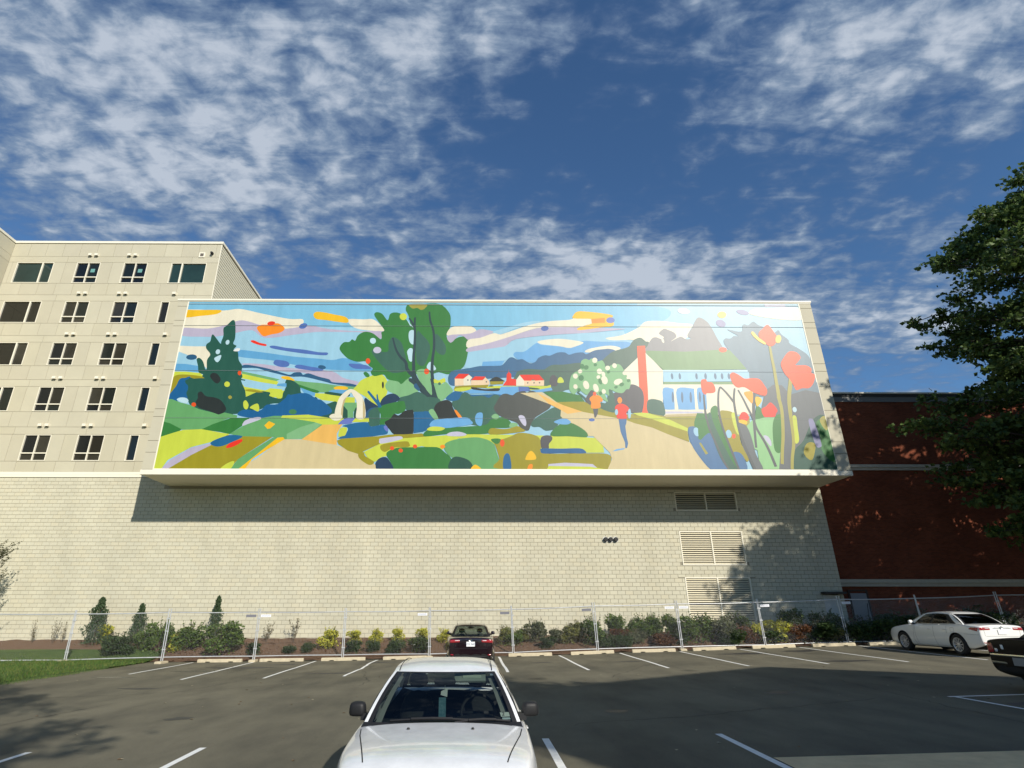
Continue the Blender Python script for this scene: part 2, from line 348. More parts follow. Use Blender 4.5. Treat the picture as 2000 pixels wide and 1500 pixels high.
while z < 8.8:
    zt = z + BH - JT
    x = WX0 + (BW / 2 if row % 2 else 0)
    if row % 2: cells.append((WX0, WX0 + BW / 2 - JT, z, zt))
    while x < WX1 - .05:
        x2 = min(x + BW - JT, WX1)
        cells.append((x, x2, z, zt)); x += BW
    row += 1; z += BH
def cut(c):
    x0, x1, z0, z1 = c
    if z0 > 8.2 and x1 > BX0 + .02: return []
    if z1 > 8.84: c = (x0, x1, z0, 8.84); 
    if c[3] - c[2] < .03: return []
    for (a, b_, lo, hi) in LOUV + [DOORH]:
        if x1 > a and x0 < b_ and z1 > lo and z0 < hi:
            if z0 < lo - .03 and z1 > lo: return [(x0, x1, z0, lo)]
            if z1 > hi + .03 and z0 < hi: return [(x0, x1, hi, z1)]
            r = []
            if x0 < a - .02: r.append((x0, a, z0, z1))
            if x1 > b_ + .02: r.append((b_, x1, z0, z1))
            return r
    return [c]
full = []
for c in cells: full += cut(c)
full = [c for c in full if c[1] - c[0] > .02]
def keyf(c):
    x = (c[0] + c[1]) / 2; zc = (c[2] + c[3]) / 2
    vis = zc > 2.75 and c[1] - c[0] > .38 and c[3] - c[2] > .18
    return (0 if vis else 1, x * x + (zc - 1.9) ** 2 * 3)
full.sort(key=keyf)
near, rest = full[:300], full[300:]
bmeshes = []
for k in range(len(tones)):
    b = MB(); block_mb(b, 0, BW - JT, 0, BH - JT, 0); bmeshes.append(b.mesh('block', tones[k]))
for c in near:
    o = link('block', rnd.choice(bmeshes), root, (c[0], rnd.uniform(-.002, .002), c[2] - .5))
b = MB()
for c in rest: block_mb(b, c[0], c[1], c[2] - .5, c[3] - .5, rnd.randrange(len(tones)), rnd.uniform(0, .003))
tag(b.build('blocks', tones, root), kind='stuff')
b = MB()
ops = sorted(LOUV[::-1] + [DOORH])
zs_ = sorted(set([0.0, 8.84] + [q for o_ in ops for q in o_[2:]]))
for za, zb in zip(zs_, zs_[1:]):
    x = WX0
    for (a, b_, lo, hi) in ops:
        if lo <= za + .001 and hi >= zb - .001: b.box(x, a, 0, .25, za - .5, zb - .5); x = b_
    b.box(x, WX1 - .02, 0, .25, za - .5, zb - .5)
b.box(WX0, WX1 - .03, .26, 1.0, -.5, 8.33)
b.box(BX0 + .05, WX1 - .03, 1.0, 22, -.5, 17.6)
b.build('wall_core', M['mortar'], root)
bx('wall_band', M['trim_white'], -31.0, BX0 - .01, -.05, .3, 8.35, 8.50, root)
bx('wall_band', M['trim_white'], -31.0, BX0 - .01, -.03, .3, 8.51, 8.66, root)
# louvres
lv_frame, slat_m = M['trim_white'], mat('louvre_slat', lin(222, 214, 188), .5)
for li, (a, b_, lo, hi) in enumerate(LOUV):
    lv = empty('louvre', ((a + b_) / 2, 0, (lo + hi) / 2 - .5)); lv.parent = root
    w, h = (b_ - a) / 2, (hi - lo) / 2
    f = MB(); t = .055
    f.box(-w, w, -.035, .10, h - t, h); f.box(-w, w, -.035, .10, -h, -h + t); f.box(-w, -w + t, -.034, .10, -h + t, h - t); f.box(w - t, w, -.034, .10, -h + t, h - t); f.box(-.03, .03, -.032, .10, -h + t, h - t)
    lvo = f.build('frame', lv_frame, lv)
    bk = MB(); bk.box(-w + .01, w - .01, .11, .12, -h + .01, h - .01); bk.build('backing', M['dark'], lv)
    n = int((hi - lo - .12) / .105); ch = (2 * h - 2 * t) / n
    sm = MB(); L_ = w - t - .03
    sm.poly([(0, -.025, -.028), (L_, -.025, -.028), (L_, .07, .034), (0, .07, .034)]); sm.poly([(0, .07, .026), (L_, .07, .026), (L_, -.025, -.040), (0, -.025, -.040)]); sm.poly([(0, -.025, -.040), (L_, -.025, -.040), (L_, -.025, -.028), (0, -.025, -.028)])
    me = sm.mesh('slat', slat_m)
    for k in range(n):
        for x0 in (-w + t, .03): link('slat', me, lv, (x0, 0, -h + t + ch * (k + .5)))
# wall openings: three pipe outlets, door with canopy
for k, x in enumerate((7.15, 7.42, 7.70)):
    b = MB(); b.lathe([(.0, -.16), (.10, -.16), (.115, -.14), (.115, 0)], 14, 'y'); o = b.build('pipe_outlet', M['dark'], root, True, 40, loc=(x, 0, 5.02))
    b = MB(); b.lathe([(.125, -.02), (.15, -.02), (.15, 0)], 14, 'y'); b.build('flange', M['steel'], o)
d = bx('door', mat('door_grey', lin(196, 194, 186), .5), DOORH[0], DOORH[1], .03, .1, DOORH[2] - .5, DOORH[3] - .55, root)
bx('door_canopy', M['black'], DOORH[0] - .1, DOORH[1] + .2, -.45, .0, DOORH[3] - .5, DOORH[3] - .40, root)

# ------------------------------------------------------------------ cantilevered box with the mural
box = empty('mural_box', (0, YB, BZ0))
tag(box, 'big cantilevered box with a colourful painted landscape mural across its front', 'mural box')
def B(name, m, x0, x1, y0, y1, z0, z1): return bx(name, m, x0, x1, y0 - YB, y1 - YB, z0 - BZ0, z1 - BZ0, box)
MX0, MX1, MZ0, MZ1 = -16.16, 18.64, 8.655, 18.30
core = MB(); core.box(BX0 + .02, BX1 - .02, .06, YW - YB + .9, .03, BZ1 - BZ0 - .03); core.build('box_shell', M['panel'], box)
B('soffit_panel', M['soffit'], BX0, BX1, YB + .10, YW, BZ0 - .02, BZ0 + .02)
B('bottom_trim', M['trim_white'], BX0 - .03, BX1 + .03, YB - .04, YB + .12, BZ0 - .03, 8.60)
B('coping', M['trim_white'], BX0 - .04, BX1 + .04, YB - .06, YB + 1.2, 18.36, BZ1)
B('coping_lip', M['metal_light'], BX0 - .01, BX1 + .01, YB - .028, YB + .06, 18.305, 18.355)
zc = [8.61, 9.5, 10.12, 11.42, 11.85, 13.2, 14.1, 14.55, 15.75, 16.75, 17.1, 18.0, 18.30]
for (xa, xb) in ((BX0, MX0 - .03), (MX1 + .03, BX1)):
    for a, b_ in zip(zc, zc[1:]): B('corner_panel', M['panel'], xa, xb, YB - .02, YB + .06, a + .012, b_ - .012)
    B('panel_backing', M['panel_gap'], xa + .01, xb - .01, YB - .005, YB + .059, 8.61, 18.30)
B('mural_edge', M['trim_white'], MX0 - .03, MX0 + .03, YB - .016, YB + .05, 8.61, 18.30)
B('mural_edge', M['trim_white'], MX1 - .03, MX1 + .03, YB - .016, YB + .05, 8.61, 18.30)
B('mural_edge', M['trim_white'], MX0, MX1, YB - .017, YB + .05, 8.602, 8.655)
PAL = dict(skyL=(176, 216, 234), skyM=(148, 202, 228), skyP=(176, 212, 226), skyB=(120, 176, 216), skyBm=(128, 182, 226), cream=(250, 243, 220), creamP=(248, 243, 215), creamD=(250, 224, 190),
  lav=(200, 192, 210), lavL=(212, 210, 226), lavD=(150, 150, 182), yellow=(250, 202, 74), yellowP=(248, 214, 118), orange=(255, 158, 30), orangeP=(252, 178, 80), red=(236, 84, 40), redd=(240, 82, 46), redo=(240, 106, 58), coral=(250, 112, 82),
  periw=(98, 124, 184), periwL=(122, 134, 198), navyM=(56, 96, 128), navyD=(38, 62, 86), blue=(48, 102, 150), blueN=(52, 108, 150), blueS=(84, 124, 164), hill=(72, 112, 146), pale=(206, 234, 242), white=(250, 250, 246),
  sage=(124, 176, 122), sagem=(114, 170, 112), sageL=(142, 190, 140), sageLL=(160, 208, 152), green=(62, 126, 62), greenm=(74, 130, 84), greend=(40, 84, 66), dkg=(44, 90, 74), dkg2=(66, 106, 90), dkg3=(84, 112, 98),
  lime=(212, 222, 104), olive=(164, 154, 56), oliveL=(168, 162, 84), black=(40, 46, 40), trunk=(48, 70, 72), grey=(150, 150, 150), grey2=(86, 90, 92), grey3=(86, 86, 88), greyG=(78, 82, 76), greyS=(108, 114, 116), slate=(120, 142, 154), slateD=(96, 122, 144),
  tan=(226, 210, 168), tanD=(206, 190, 146), peach=(246, 198, 122), roof=(128, 160, 116), stem=(176, 170, 96), stemD=(92, 98, 98))
def paint(name, c):
    a = tuple(v * .64 for v in lin(*c)); mv = sum(a) / 3; a = tuple(min(.85, max(.003, mv + (v - mv) * 1.2)) for v in a)
    m = bpy.data.materials.new('mural_' + name); m.use_nodes = True; nt = m.node_tree; N = nt.nodes.new; L = nt.links.new; b = nt.nodes['Principled BSDF']
    b.inputs['Roughness'].default_value = .42; b.inputs['Specular IOR Level'].default_value = .4
    g = N('ShaderNodeNewGeometry'); mp = N('ShaderNodeMapping'); mp.inputs['Scale'].default_value = (1.6, 1, .35); L(g.outputs['Position'], mp.inputs[0])
    n = N('ShaderNodeTexNoise'); n.inputs['Scale'].default_value = 1.4; n.inputs['Detail'].default_value = 7; n.inputs['Roughness'].default_value = .65; L(mp.outputs[0], n.inputs[0])
    r = N('ShaderNodeValToRGB'); L(n.outputs[0], r.inputs[0]); r.color_ramp.elements[0].position = .3; r.color_ramp.elements[1].position = .7
    r.color_ramp.elements[0].color = (*[v * .92 for v in a], 1); r.color_ramp.elements[1].color = (*[min(1, v * 1.05 + .004) for v in a], 1); L(r.outputs[0], b.inputs['Base Color'])
    bp = N('ShaderNodeBump'); bp.inputs['Strength'].default_value = .25; bp.inputs['Distance'].default_value = .01; n2 = N('ShaderNodeTexNoise'); n2.inputs['Scale'].default_value = 26; L(g.outputs['Position'], n2.inputs[0]); L(n2.outputs[0], bp.inputs['Height']); L(bp.outputs[0], b.inputs['Normal'])
    return m
def smooth_closed(P, k=4):
    n = len(P); out = []
    for i in range(n):
        p0, p1, p2, p3 = P[i - 1], P[i], P[(i + 1) % n], P[(i + 2) % n]
        for j in range(k):
            t = j / k; t2, t3 = t * t, t * t * t
            out.append(tuple(.5 * ((2 * p1[d]) + (-p0[d] + p2[d]) * t + (2 * p0[d] - 5 * p1[d] + 4 * p2[d] - p3[d]) * t2 + (-p0[d] + 3 * p1[d] - 3 * p2[d] + p3[d]) * t3) * 1.0 for d in (0, 1)))
    return out
def smooth_open(P, k=4):
    Q = [P[0]] + list(P) + [P[-1]]; out = []
    for i in range(1, len(Q) - 2):
        p0, p1, p2, p3 = Q[i - 1], Q[i], Q[i + 1], Q[i + 2]
        for j in range(k):
            t = j / k; t2, t3 = t * t, t * t * t
            out.append(tuple(.5 * ((2 * p1[d]) + (-p0[d] + p2[d]) * t + (2 * p0[d] - 5 * p1[d] + 4 * p2[d] - p3[d]) * t2 + (-p0[d] + 3 * p1[d] - 3 * p2[d] + p3[d]) * t3) for d in (0, 1)))
    out.append(P[-1]); return out
def clip(P, x0, x1, z0, z1):
    for ax, lim, sg in ((0, x0, 1), (0, x1, -1), (1, z0, 1), (1, z1, -1)):
        out = []
        for i in range(len(P)):
            a, b_ = P[i - 1], P[i]; ia, ib = (a[ax] - lim) * sg >= 0, (b_[ax] - lim) * sg >= 0
            if ia != ib:
                t = (lim - a[ax]) / (b_[ax] - a[ax]); out.append((a[0] + (b_[0] - a[0]) * t, a[1] + (b_[1] - a[1]) * t))
            if ib: out.append(b_)
        P = out
        if len(P) < 3: return []
    return P
def build_mural():
    mb = MB(); mats = []; idx = {}
    def mi(c):
        if c not in idx: idx[c] = len(mats); mats.append(paint(c, PAL[c]))
        return idx[c]
    mb.poly([(MX0, 0, MZ0 - BZ0), (MX1, 0, MZ0 - BZ0), (MX1, 0, MZ1 - BZ0), (MX0, 0, MZ1 - BZ0)], mi('skyL'))
    for k, ln in enumerate(MURAL.strip().split('\n')):
        c, kind, pts = ln.split(';'); P = [((int(q.split(',')[0]) / 100) - 20, int(q.split(',')[1]) / 100) for q in pts.split()]
        if kind == 's': P = smooth_closed(P)
        elif kind[0] == 'l':
            w0, w1 = (float(q) for q in kind[1:].split(',')); Q = smooth_open(P); n = len(Q); Lf, Rt = [], []
            for i, q in enumerate(Q):
                a, b_ = Q[max(0, i - 1)], Q[min(n - 1, i + 1)]; dx, dz = b_[0] - a[0], b_[1] - a[1]; l_ = math.hypot(dx, dz) or 1; w = (w0 + (w1 - w0) * i / (n - 1)) / 2
                Lf.append((q[0] - dz / l_ * w, q[1] + dx / l_ * w)); Rt.append((q[0] + dz / l_ * w, q[1] - dx / l_ * w))
            d0 = (Q[0][0] - Q[1][0], Q[0][1] - Q[1][1]); l_ = math.hypot(*d0) or 1
            P = Lf + Rt[::-1] + [(Q[0][0] + d0[0] / l_ * w0 * .5, Q[0][1] + d0[1] / l_ * w0 * .5)]
        P = clip(P, MX0, MX1, MZ0, MZ1)
        if len(P) < 3: continue
        y = -.0006 - k * .00006; m_ = mi(c)
        v3 = [Vector((p[0], p[1], 0)) for p in P]
        i0 = len(mb.v); mb.v += [(p[0], y, p[1] - BZ0) for p in P]
        for t in tessellate_polygon([v3]):
            a, b_, c_ = t; pa, pb, pc = P[a], P[b_], P[c_]
            cr = (pb[0] - pa[0]) * (pc[1] - pa[1]) - (pb[1] - pa[1]) * (pc[0] - pa[0])
            if abs(cr) < 1e-9: continue
            mb.f.append((i0 + a, i0 + b_, i0 + c_) if cr > 0 else (i0 + a, i0 + c_, i0 + b_)); mb.m.append(m_)
    o = mb.build('mural_painting', mats, box)
    o['label'] = 'painted landscape with trees, village, white house, runners and red tulips'
MURAL = """
skyM;p;369,1833 3398,1846 3366,1635 2803,1633 2082,1648 395,1696
skyP;p;2938,1830 3926,1834 3927,1470 2900,1467
skyM;s;2883,1809 3047,1809 3125,1779 3077,1720 2913,1696 2837,1755
cream;s;349,1773 584,1774 679,1785 804,1757 962,1723 1043,1720 1039,1680 977,1662 857,1666 731,1706 672,1701 596,1676 519,1658 371,1660
lav;s;370,1663 518,1660 615,1682 682,1710 731,1708 806,1684 898,1657 997,1666 1063,1680 1103,1680 1177,1663 1298,1650 1414,1647 1498,1653 1493,1601 1399,1637 1259,1641 1131,1641 1021,1626 850,1603 771,1650 682,1634 586,1612 508,1609 379,1616
cream;p;383,1554 463,1550 534,1550 562,1502 557,1417 500,1472 429,1502 384,1519
skyB;p;381,1446 439,1444 507,1433 522,1395 377,1407
skyB;s;702,1529 838,1516 1010,1491 1156,1478 1235,1470 1312,1480 1454,1419 1447,1407 1201,1414 1003,1446 903,1467 712,1490
cream;s;1300,1722 1384,1721 1445,1719 1505,1655 1470,1648 1389,1655 1340,1668 1306,1695
lav;s;742,1447 848,1445 1006,1422 1124,1414 1241,1402 1303,1364 1394,1339 1383,1321 1208,1347 1087,1393 970,1401 812,1424
yellow;s;373,1775 438,1777 538,1779 577,1776 573,1762 543,1749 464,1739 382,1731
orange;s;793,1666 814,1684 854,1686 909,1694 949,1662 925,1635 878,1624 840,1613 813,1635
red;s;891,1698 888,1689 879,1683 866,1681 854,1684 848,1690 850,1698 859,1705 873,1707 885,1704
redd;s;771,1586 788,1588 822,1573 859,1564 856,1553 812,1562 778,1576
periw;s;880,1551 903,1556 972,1543 1072,1532 1152,1517 1199,1515 1204,1504 1181,1498 1074,1508 954,1527 893,1540
periw;s;913,1452 922,1469 946,1469 986,1461 1002,1444 990,1429 955,1428 926,1439
periw;s;1032,1433 1054,1442 1113,1431 1173,1421 1190,1410 1155,1404 1076,1414 1041,1422
navyM;s;1202,1424 1197,1418 1186,1415 1173,1417 1162,1423 1159,1430 1163,1437 1174,1439 1187,1437 1198,1431
navyM;s;492,1486 489,1476 475,1470 458,1469 442,1474 434,1483 437,1493 450,1500 468,1501 484,1496
periw;s;1072,1687 1071,1677 1063,1666 1050,1661 1037,1662 1029,1669 1029,1679 1037,1690 1050,1695 1064,1694
yellow;s;1100,1749 1114,1768 1159,1765 1220,1751 1278,1738 1300,1717 1294,1699 1245,1704 1176,1715 1118,1723
periw;s;1323,1445 1346,1449 1405,1443 1429,1436 1449,1419 1387,1417 1348,1423
navyM;s;744,1432 766,1441 814,1434 890,1418 971,1393 1011,1382 1033,1395 1067,1397 1083,1382 1111,1391 1167,1372 1226,1356 1247,1339 1336,1333 1384,1319 1357,1314 1248,1330 1208,1341 1090,1370 1012,1372 892,1401 824,1421 750,1421
sage;p;749,1402 857,1379 960,1355 939,1342 753,1386
lime;p;753,1388 859,1363 956,1342 949,1324 862,1338 753,1361
skyL;p;753,1361 862,1338 1004,1309 1011,1252 908,1284 763,1309
lime;p;762,1317 868,1297 946,1284 1003,1293 1012,1220 951,1252 800,1243
sage;p;1029,1350 1096,1342 1185,1334 1271,1321 1371,1313 1374,1276 1274,1280 1179,1280 1039,1333
green;s;1043,1333 1118,1308 1174,1290 1175,1278 1152,1280 1096,1300 1048,1321
skyB;p;1076,1308 1160,1276 1158,1259 1099,1276
lime;p;1160,1276 1222,1274 1315,1256 1372,1252 1375,1223 1280,1223 1202,1235 1158,1259
skyL;p;1183,1239 1275,1227 1242,1215 1197,1217 1180,1231
yellow;s;1332,1305 1325,1298 1306,1294 1282,1294 1263,1298 1255,1305 1262,1312 1281,1316 1304,1316 1324,1312
skyB;s;1232,1288 1265,1297 1331,1293 1332,1278 1275,1274 1236,1280
greend;s;1210,1274 1228,1284 1298,1274 1344,1270 1334,1256 1276,1262
yellow;s;970,1372 1005,1372 1037,1355 1035,1347 975,1359
lime;p;380,1399 448,1399 523,1391 544,1379 542,1370 491,1374 415,1370 381,1357 373,1349
olive;s;382,1291 383,1353 402,1378 463,1381 542,1370 575,1347 563,1339 499,1349 451,1341 418,1312 408,1283
olive;p;382,1356 436,1356 415,1323 403,1278 381,1267
blue;s;399,1254 410,1295 422,1353 451,1362 482,1362 502,1251 420,1242
blue;p;380,1241 385,1265 410,1311 424,1356 478,1356 492,1241 434,1229
dkg;s;608,1661 623,1679 650,1713 668,1697 682,1607 677,1568 696,1555 694,1546 686,1531 710,1518 723,1468 746,1434 749,1392 758,1371 751,1348 768,1317 790,1280 786,1211 738,1155 665,1139 544,1186 491,1230 476,1312 471,1358 486,1362 531,1345 563,1339 574,1350 542,1370 543,1383 518,1395 507,1433 493,1472 507,1480 530,1459 549,1417 557,1417 550,1468 562,1502 534,1537 531,1563 548,1581 550,1616 561,1620 606,1568 609,1581 615,1616
dkg;s;471,1356 755,1357 763,1328 784,1291 788,1254 843,1279 899,1289 920,1275 919,1259 981,1245 988,1279 1004,1312 998,1345 1026,1350 1068,1317 1059,1263 1003,1222 928,1214 876,1182 801,1178 759,1158 695,1162 596,1165 522,1201 501,1213 493,1237 474,1274 480,1307
dkg;s;992,1341 1022,1346 1054,1333 1076,1308 1083,1280 1117,1251 1145,1239 1162,1255 1179,1239 1189,1217 1227,1215 1279,1227 1279,1143 1193,1143 1097,1163 1018,1186
black;s;535,1274 553,1283 580,1258 627,1250 664,1234 697,1193 696,1173 670,1154 646,1161 614,1173 554,1193 533,1221 540,1246
black;s;583,1379 596,1392 620,1385 643,1354 633,1331 613,1337 589,1362
pale;s;655,1572 651,1564 645,1561 639,1563 635,1570 634,1579 638,1587 644,1590 650,1588 654,1581
pale;s;612,1511 607,1504 600,1503 593,1507 589,1515 590,1524 595,1531 602,1532 609,1528 613,1520
lime;s;697,1326 696,1317 689,1311 680,1311 671,1317 667,1326 668,1335 675,1341 684,1341 693,1335
pale;s;589,1481 621,1498 621,1472 609,1455 595,1464
white;s;685,1526 701,1539 719,1537 715,1522 692,1521
redo;s;749,1392 748,1384 744,1379 738,1379 732,1384 729,1392 730,1400 734,1405 740,1405 746,1400
redo;s;537,1210 536,1203 531,1198 523,1198 516,1203 513,1210 514,1217 519,1221 527,1221 533,1217
oliveL;s;720,1252 719,1246 714,1242 708,1242 703,1246 700,1252 701,1257 705,1261 711,1261 717,1257
pale;s;430,1237 445,1249 476,1247 493,1233 485,1216 457,1223
blue;s;764,1154 793,1182 877,1178 910,1210 966,1214 1011,1255 1036,1267 1111,1276 1172,1243 1199,1235 1258,1179 1219,1151 1087,1151 920,1136 826,1138
blue;s;1009,1259 1032,1263 1054,1239 1057,1214 1091,1211 1108,1193 1146,1195 1193,1179 1209,1147 1136,1151 1060,1150 986,1146
greenm;s;1073,1170 1070,1162 1060,1157 1048,1157 1037,1162 1032,1170 1035,1179 1044,1184 1057,1184 1068,1179
lime;s;785,1226 797,1234 814,1210 811,1186 798,1186 788,1202
lime;s;823,1194 845,1212 864,1214 874,1186 868,1172 842,1184
lime;p;763,1328 838,1316 897,1304 983,1320 981,1247 922,1259 927,1279 880,1287 835,1283 793,1258 784,1291
skyL;p;753,1349 835,1337 954,1312 1001,1316 994,1296 916,1304 891,1291 777,1312 763,1328
olive;s;786,1295 822,1297 881,1283 866,1279 835,1281 793,1287
skyB;p;952,1329 999,1333 1002,1312 949,1316
sagem;p;384,1241 405,1240 454,1221 502,1209 555,1185 634,1165 666,1154 694,1166 764,1150 763,1136 725,1136 590,1073 464,1071 379,1105 376,1137
green;p;377,1117 420,1106 486,1074 474,1059 380,1028 381,1043
green;p;590,1073 645,1102 733,1136 833,1138 802,1095 739,1048 689,1059
lime;p;380,1030 438,1051 494,1070 590,1074 739,1048 696,1017 555,978 448,910 422,859 375,858
lav;p;421,862 459,910 556,975 648,998 653,986 563,937 454,862
olive;p;454,862 563,937 656,990 729,1044 804,1038 967,1035 804,915 769,863
sagem;p;739,1048 806,1095 894,1136 956,1148 1050,1148 1164,1137 1316,1116 1210,1053 1102,1022 1021,1021 967,1033 804,1036
sagem;p;772,863 804,915 968,1031 1009,1027 925,960 828,874 816,863
lavL;s;798,1099 810,1122 852,1138 886,1140 887,1128 831,1105 803,1093
yellow;p;913,1095 934,1119 969,1103 946,1079 932,1076
sageL;p;1035,1049 1105,1088 1192,1115 1212,1103 1120,1022 1039,1022
lime;p;1000,1150 1060,1152 1135,1155 1250,1137 1325,1137 1313,1100 1216,1100 1169,1115 1070,1131 994,1136
peach;p;1216,1100 1320,1102 1295,1053 1300,991 1218,1003 1116,1020
tan;p;1016,1021 1116,1020 1218,1003 1300,991 1415,942 1507,886 1512,863 808,862 898,919
yellow;p;812,862 990,1029 1019,1032 1028,1021 960,975 877,915 845,862
blueN;s;649,998 670,1017 740,1042 804,1038 798,1025 754,1002 709,983 672,983
redd;s;733,981 754,1002 806,1021 808,1006 775,983 740,973
lime;s;722,862 746,889 780,905 787,892 769,862
lime;s;1347,1280 1378,1322 1399,1351 1440,1372 1497,1389 1538,1351 1543,1277 1518,1240 1505,1200 1470,1220 1429,1256 1374,1284
sageL;s;1530,1322 1546,1351 1576,1360 1616,1347 1654,1364 1693,1335 1711,1290 1658,1265 1620,1252 1581,1273 1542,1293
green;s;1266,1537 1284,1576 1315,1580 1330,1596 1348,1588 1360,1619 1390,1641 1422,1641 1451,1628 1489,1597 1493,1619 1490,1641 1505,1655 1465,1713 1443,1750 1454,1767 1487,1757 1520,1716 1532,1755 1559,1766 1592,1757 1626,1719 1665,1669 1710,1647 1788,1550 1804,1412 1719,1399 1650,1361 1617,1330 1597,1344 1542,1357 1518,1384 1468,1375 1447,1398 1457,1419 1436,1436 1415,1462 1372,1460 1336,1470 1307,1487
green;s;1619,1783 1634,1818 1703,1820 1810,1821 1868,1761 1875,1701 1870,1665 1854,1625 1871,1581 1922,1612 1970,1608 1976,1550 1963,1464 1940,1421 1874,1387 1816,1399 1757,1399 1674,1549 1642,1728
oliveL;s;1638,1820 1736,1820 1725,1790 1705,1783 1684,1795 1656,1792
dkg2;s;1548,1606 1572,1606 1605,1575 1623,1523 1638,1463 1644,1412 1583,1394 1539,1407 1481,1466 1447,1514 1453,1531 1517,1518 1536,1531 1534,1566
dkg2;s;1690,1647 1719,1624 1752,1585 1765,1541 1751,1480 1737,1442 1717,1437 1693,1463 1686,1549
dkg2;s;1790,1629 1814,1616 1849,1559 1850,1515 1832,1502 1800,1524 1787,1572
pale;s;1463,1587 1461,1577 1453,1570 1443,1570 1434,1577 1430,1587 1432,1598 1440,1604 1451,1604 1459,1598
lavL;s;1496,1530 1492,1519 1482,1512 1468,1512 1457,1519 1452,1530 1456,1542 1466,1549 1480,1549 1491,1542
pale;s;1646,1647 1669,1653 1677,1611 1673,1567 1653,1576 1643,1611
pale;s;1639,1523 1654,1543 1670,1532 1669,1467 1653,1467 1644,1497
lime;s;1628,1739 1624,1726 1615,1718 1602,1718 1592,1726 1587,1739 1590,1752 1600,1760 1613,1760 1623,1752
redo;s;1440,1464 1438,1454 1432,1448 1425,1448 1418,1454 1415,1464 1417,1474 1422,1480 1430,1480 1437,1474
pale;p;1626,1723 1669,1669 1648,1682
pale;s;1749,1429 1767,1461 1791,1437 1800,1416 1773,1408
sageL;s;1695,1403 1718,1418 1749,1412 1781,1378 1795,1299 1787,1189 1762,1246 1704,1370
redo;s;1764,1403 1761,1393 1754,1387 1746,1387 1739,1393 1736,1403 1738,1413 1745,1419 1753,1419 1761,1413
green;s;1408,1394 1423,1400 1442,1381 1437,1369 1421,1373
trunk;l0.10,0.18;1674,1732 1674,1683 1678,1629 1678,1549 1676,1484 1680,1395
trunk;l0.09,0.13;1642,1728 1664,1692 1673,1669
trunk;l0.09,0.21;1556,1604 1575,1540 1601,1493 1634,1458 1644,1416 1681,1374
trunk;l0.09,0.21;1754,1769 1760,1715 1780,1647 1786,1550 1779,1463 1781,1378 1795,1299 1808,1246
trunk;l0.26,0.40;1676,1399 1689,1361 1718,1315 1762,1270 1816,1238
trunk;l0.22,0.15;1662,1356 1714,1310 1773,1237
black;s;1523,1324 1523,1312 1520,1305 1517,1305 1514,1312 1512,1324 1512,1336 1515,1343 1518,1343 1521,1336
navyM;s;1716,1308 1709,1302 1698,1301 1689,1307 1684,1317 1685,1327 1692,1333 1702,1334 1712,1328 1717,1318
navyM;s;1686,1322 1705,1323 1718,1306 1711,1290 1691,1306
dkg2;s;1613,1252 1658,1265 1711,1285 1773,1249 1811,1249 1831,1237 1832,1164 1772,1164 1685,1172 1642,1188 1603,1224
navyD;s;1511,1228 1528,1256 1558,1273 1589,1271 1613,1244 1584,1224 1516,1204
greend;s;1312,1203 1331,1203 1344,1175 1344,1139 1317,1139
sage;p;1314,1223 1386,1223 1388,1195 1371,1171 1374,1139 1344,1139 1340,1179 1315,1207
navyD;s;1424,1244 1454,1232 1506,1196 1472,1187 1436,1163 1434,1132
greend;s;1375,1175 1386,1195 1392,1139 1377,1139
navyM;s;1433,1155 1450,1183 1471,1195 1502,1191 1474,1155 1438,1132
dkg2;s;1451,1163 1468,1187 1506,1196 1512,1148 1512,1096 1467,1092 1444,1100 1457,1124
green;s;1505,1200 1621,1232 1641,1216 1643,1180 1610,1160 1587,1160 1566,1132 1541,1116 1542,1092 1515,1100 1516,1156
blueN;l0.12,0.18;1442,1285 1476,1244 1505,1208 1509,1196
blueN;l0.07,0.12;1490,1268 1495,1240 1506,1216
blueN;s;1305,1026 1346,1061 1348,1084 1321,1092 1339,1100 1402,1112 1451,1112 1471,1090 1541,1100 1559,1054 1511,1042 1409,1026 1312,1024
periwL;s;1298,1104 1325,1131 1381,1137 1365,1108 1309,1102
lime;s;1304,1037 1308,1076 1326,1086 1347,1080 1340,1045 1326,1038
lime;p;1368,1114 1385,1137 1455,1138 1458,1116 1421,1115
cream;s;1274,1159 1278,1203 1292,1252 1323,1288 1349,1300 1381,1285 1414,1252 1432,1195 1434,1136 1389,1136 1388,1195 1381,1236 1364,1260 1351,1280 1337,1264 1314,1223 1309,1187 1316,1137 1287,1139
tanD;p;1415,1248 1432,1195 1434,1136 1424,1136 1419,1203
tanD;p;1313,1235 1333,1264 1327,1252 1316,1203 1317,1139 1307,1151 1306,1187
cream;s;1247,1143 1263,1159 1300,1159 1315,1143 1303,1125 1274,1123
black;s;1541,1116 1566,1132 1587,1160 1610,1152 1639,1176 1669,1182 1688,1172 1691,1054 1645,1048 1593,1048 1565,1077 1549,1092
blueN;p;1690,1172 1775,1174 1778,1077 1741,1062 1693,1054
periwL;s;1536,1090 1549,1096 1562,1073 1555,1063 1543,1073
olive;p;1298,1014 1320,1024 1512,1038 1563,1046 1593,1048 1645,1048 1734,1054 1779,1038 1631,1027 1525,999 1440,957 1415,943 1358,961 1308,995
olive;s;1415,943 1440,954 1452,931 1491,909 1497,894 1474,886 1440,905 1420,923
lime;p;1442,954 1525,999 1639,1027 1779,1038 1947,1050 2245,1047 2488,1040 2673,1029 2678,952 2409,952 2261,963 2040,1012 1928,1027 1837,962 1781,977 1737,985 1649,962 1555,931 1533,927 1502,901 1460,927
lavL;s;1517,1017 1527,1026 1616,1038 1638,1030 1624,1019 1529,998
olive;s;1525,973 1540,996 1650,1011 1673,1000 1670,981 1597,977 1550,954
green;s;1558,939 1572,961 1619,977 1707,979 1781,981 1826,977 1856,954 1893,917 1887,864 1595,863 1582,901
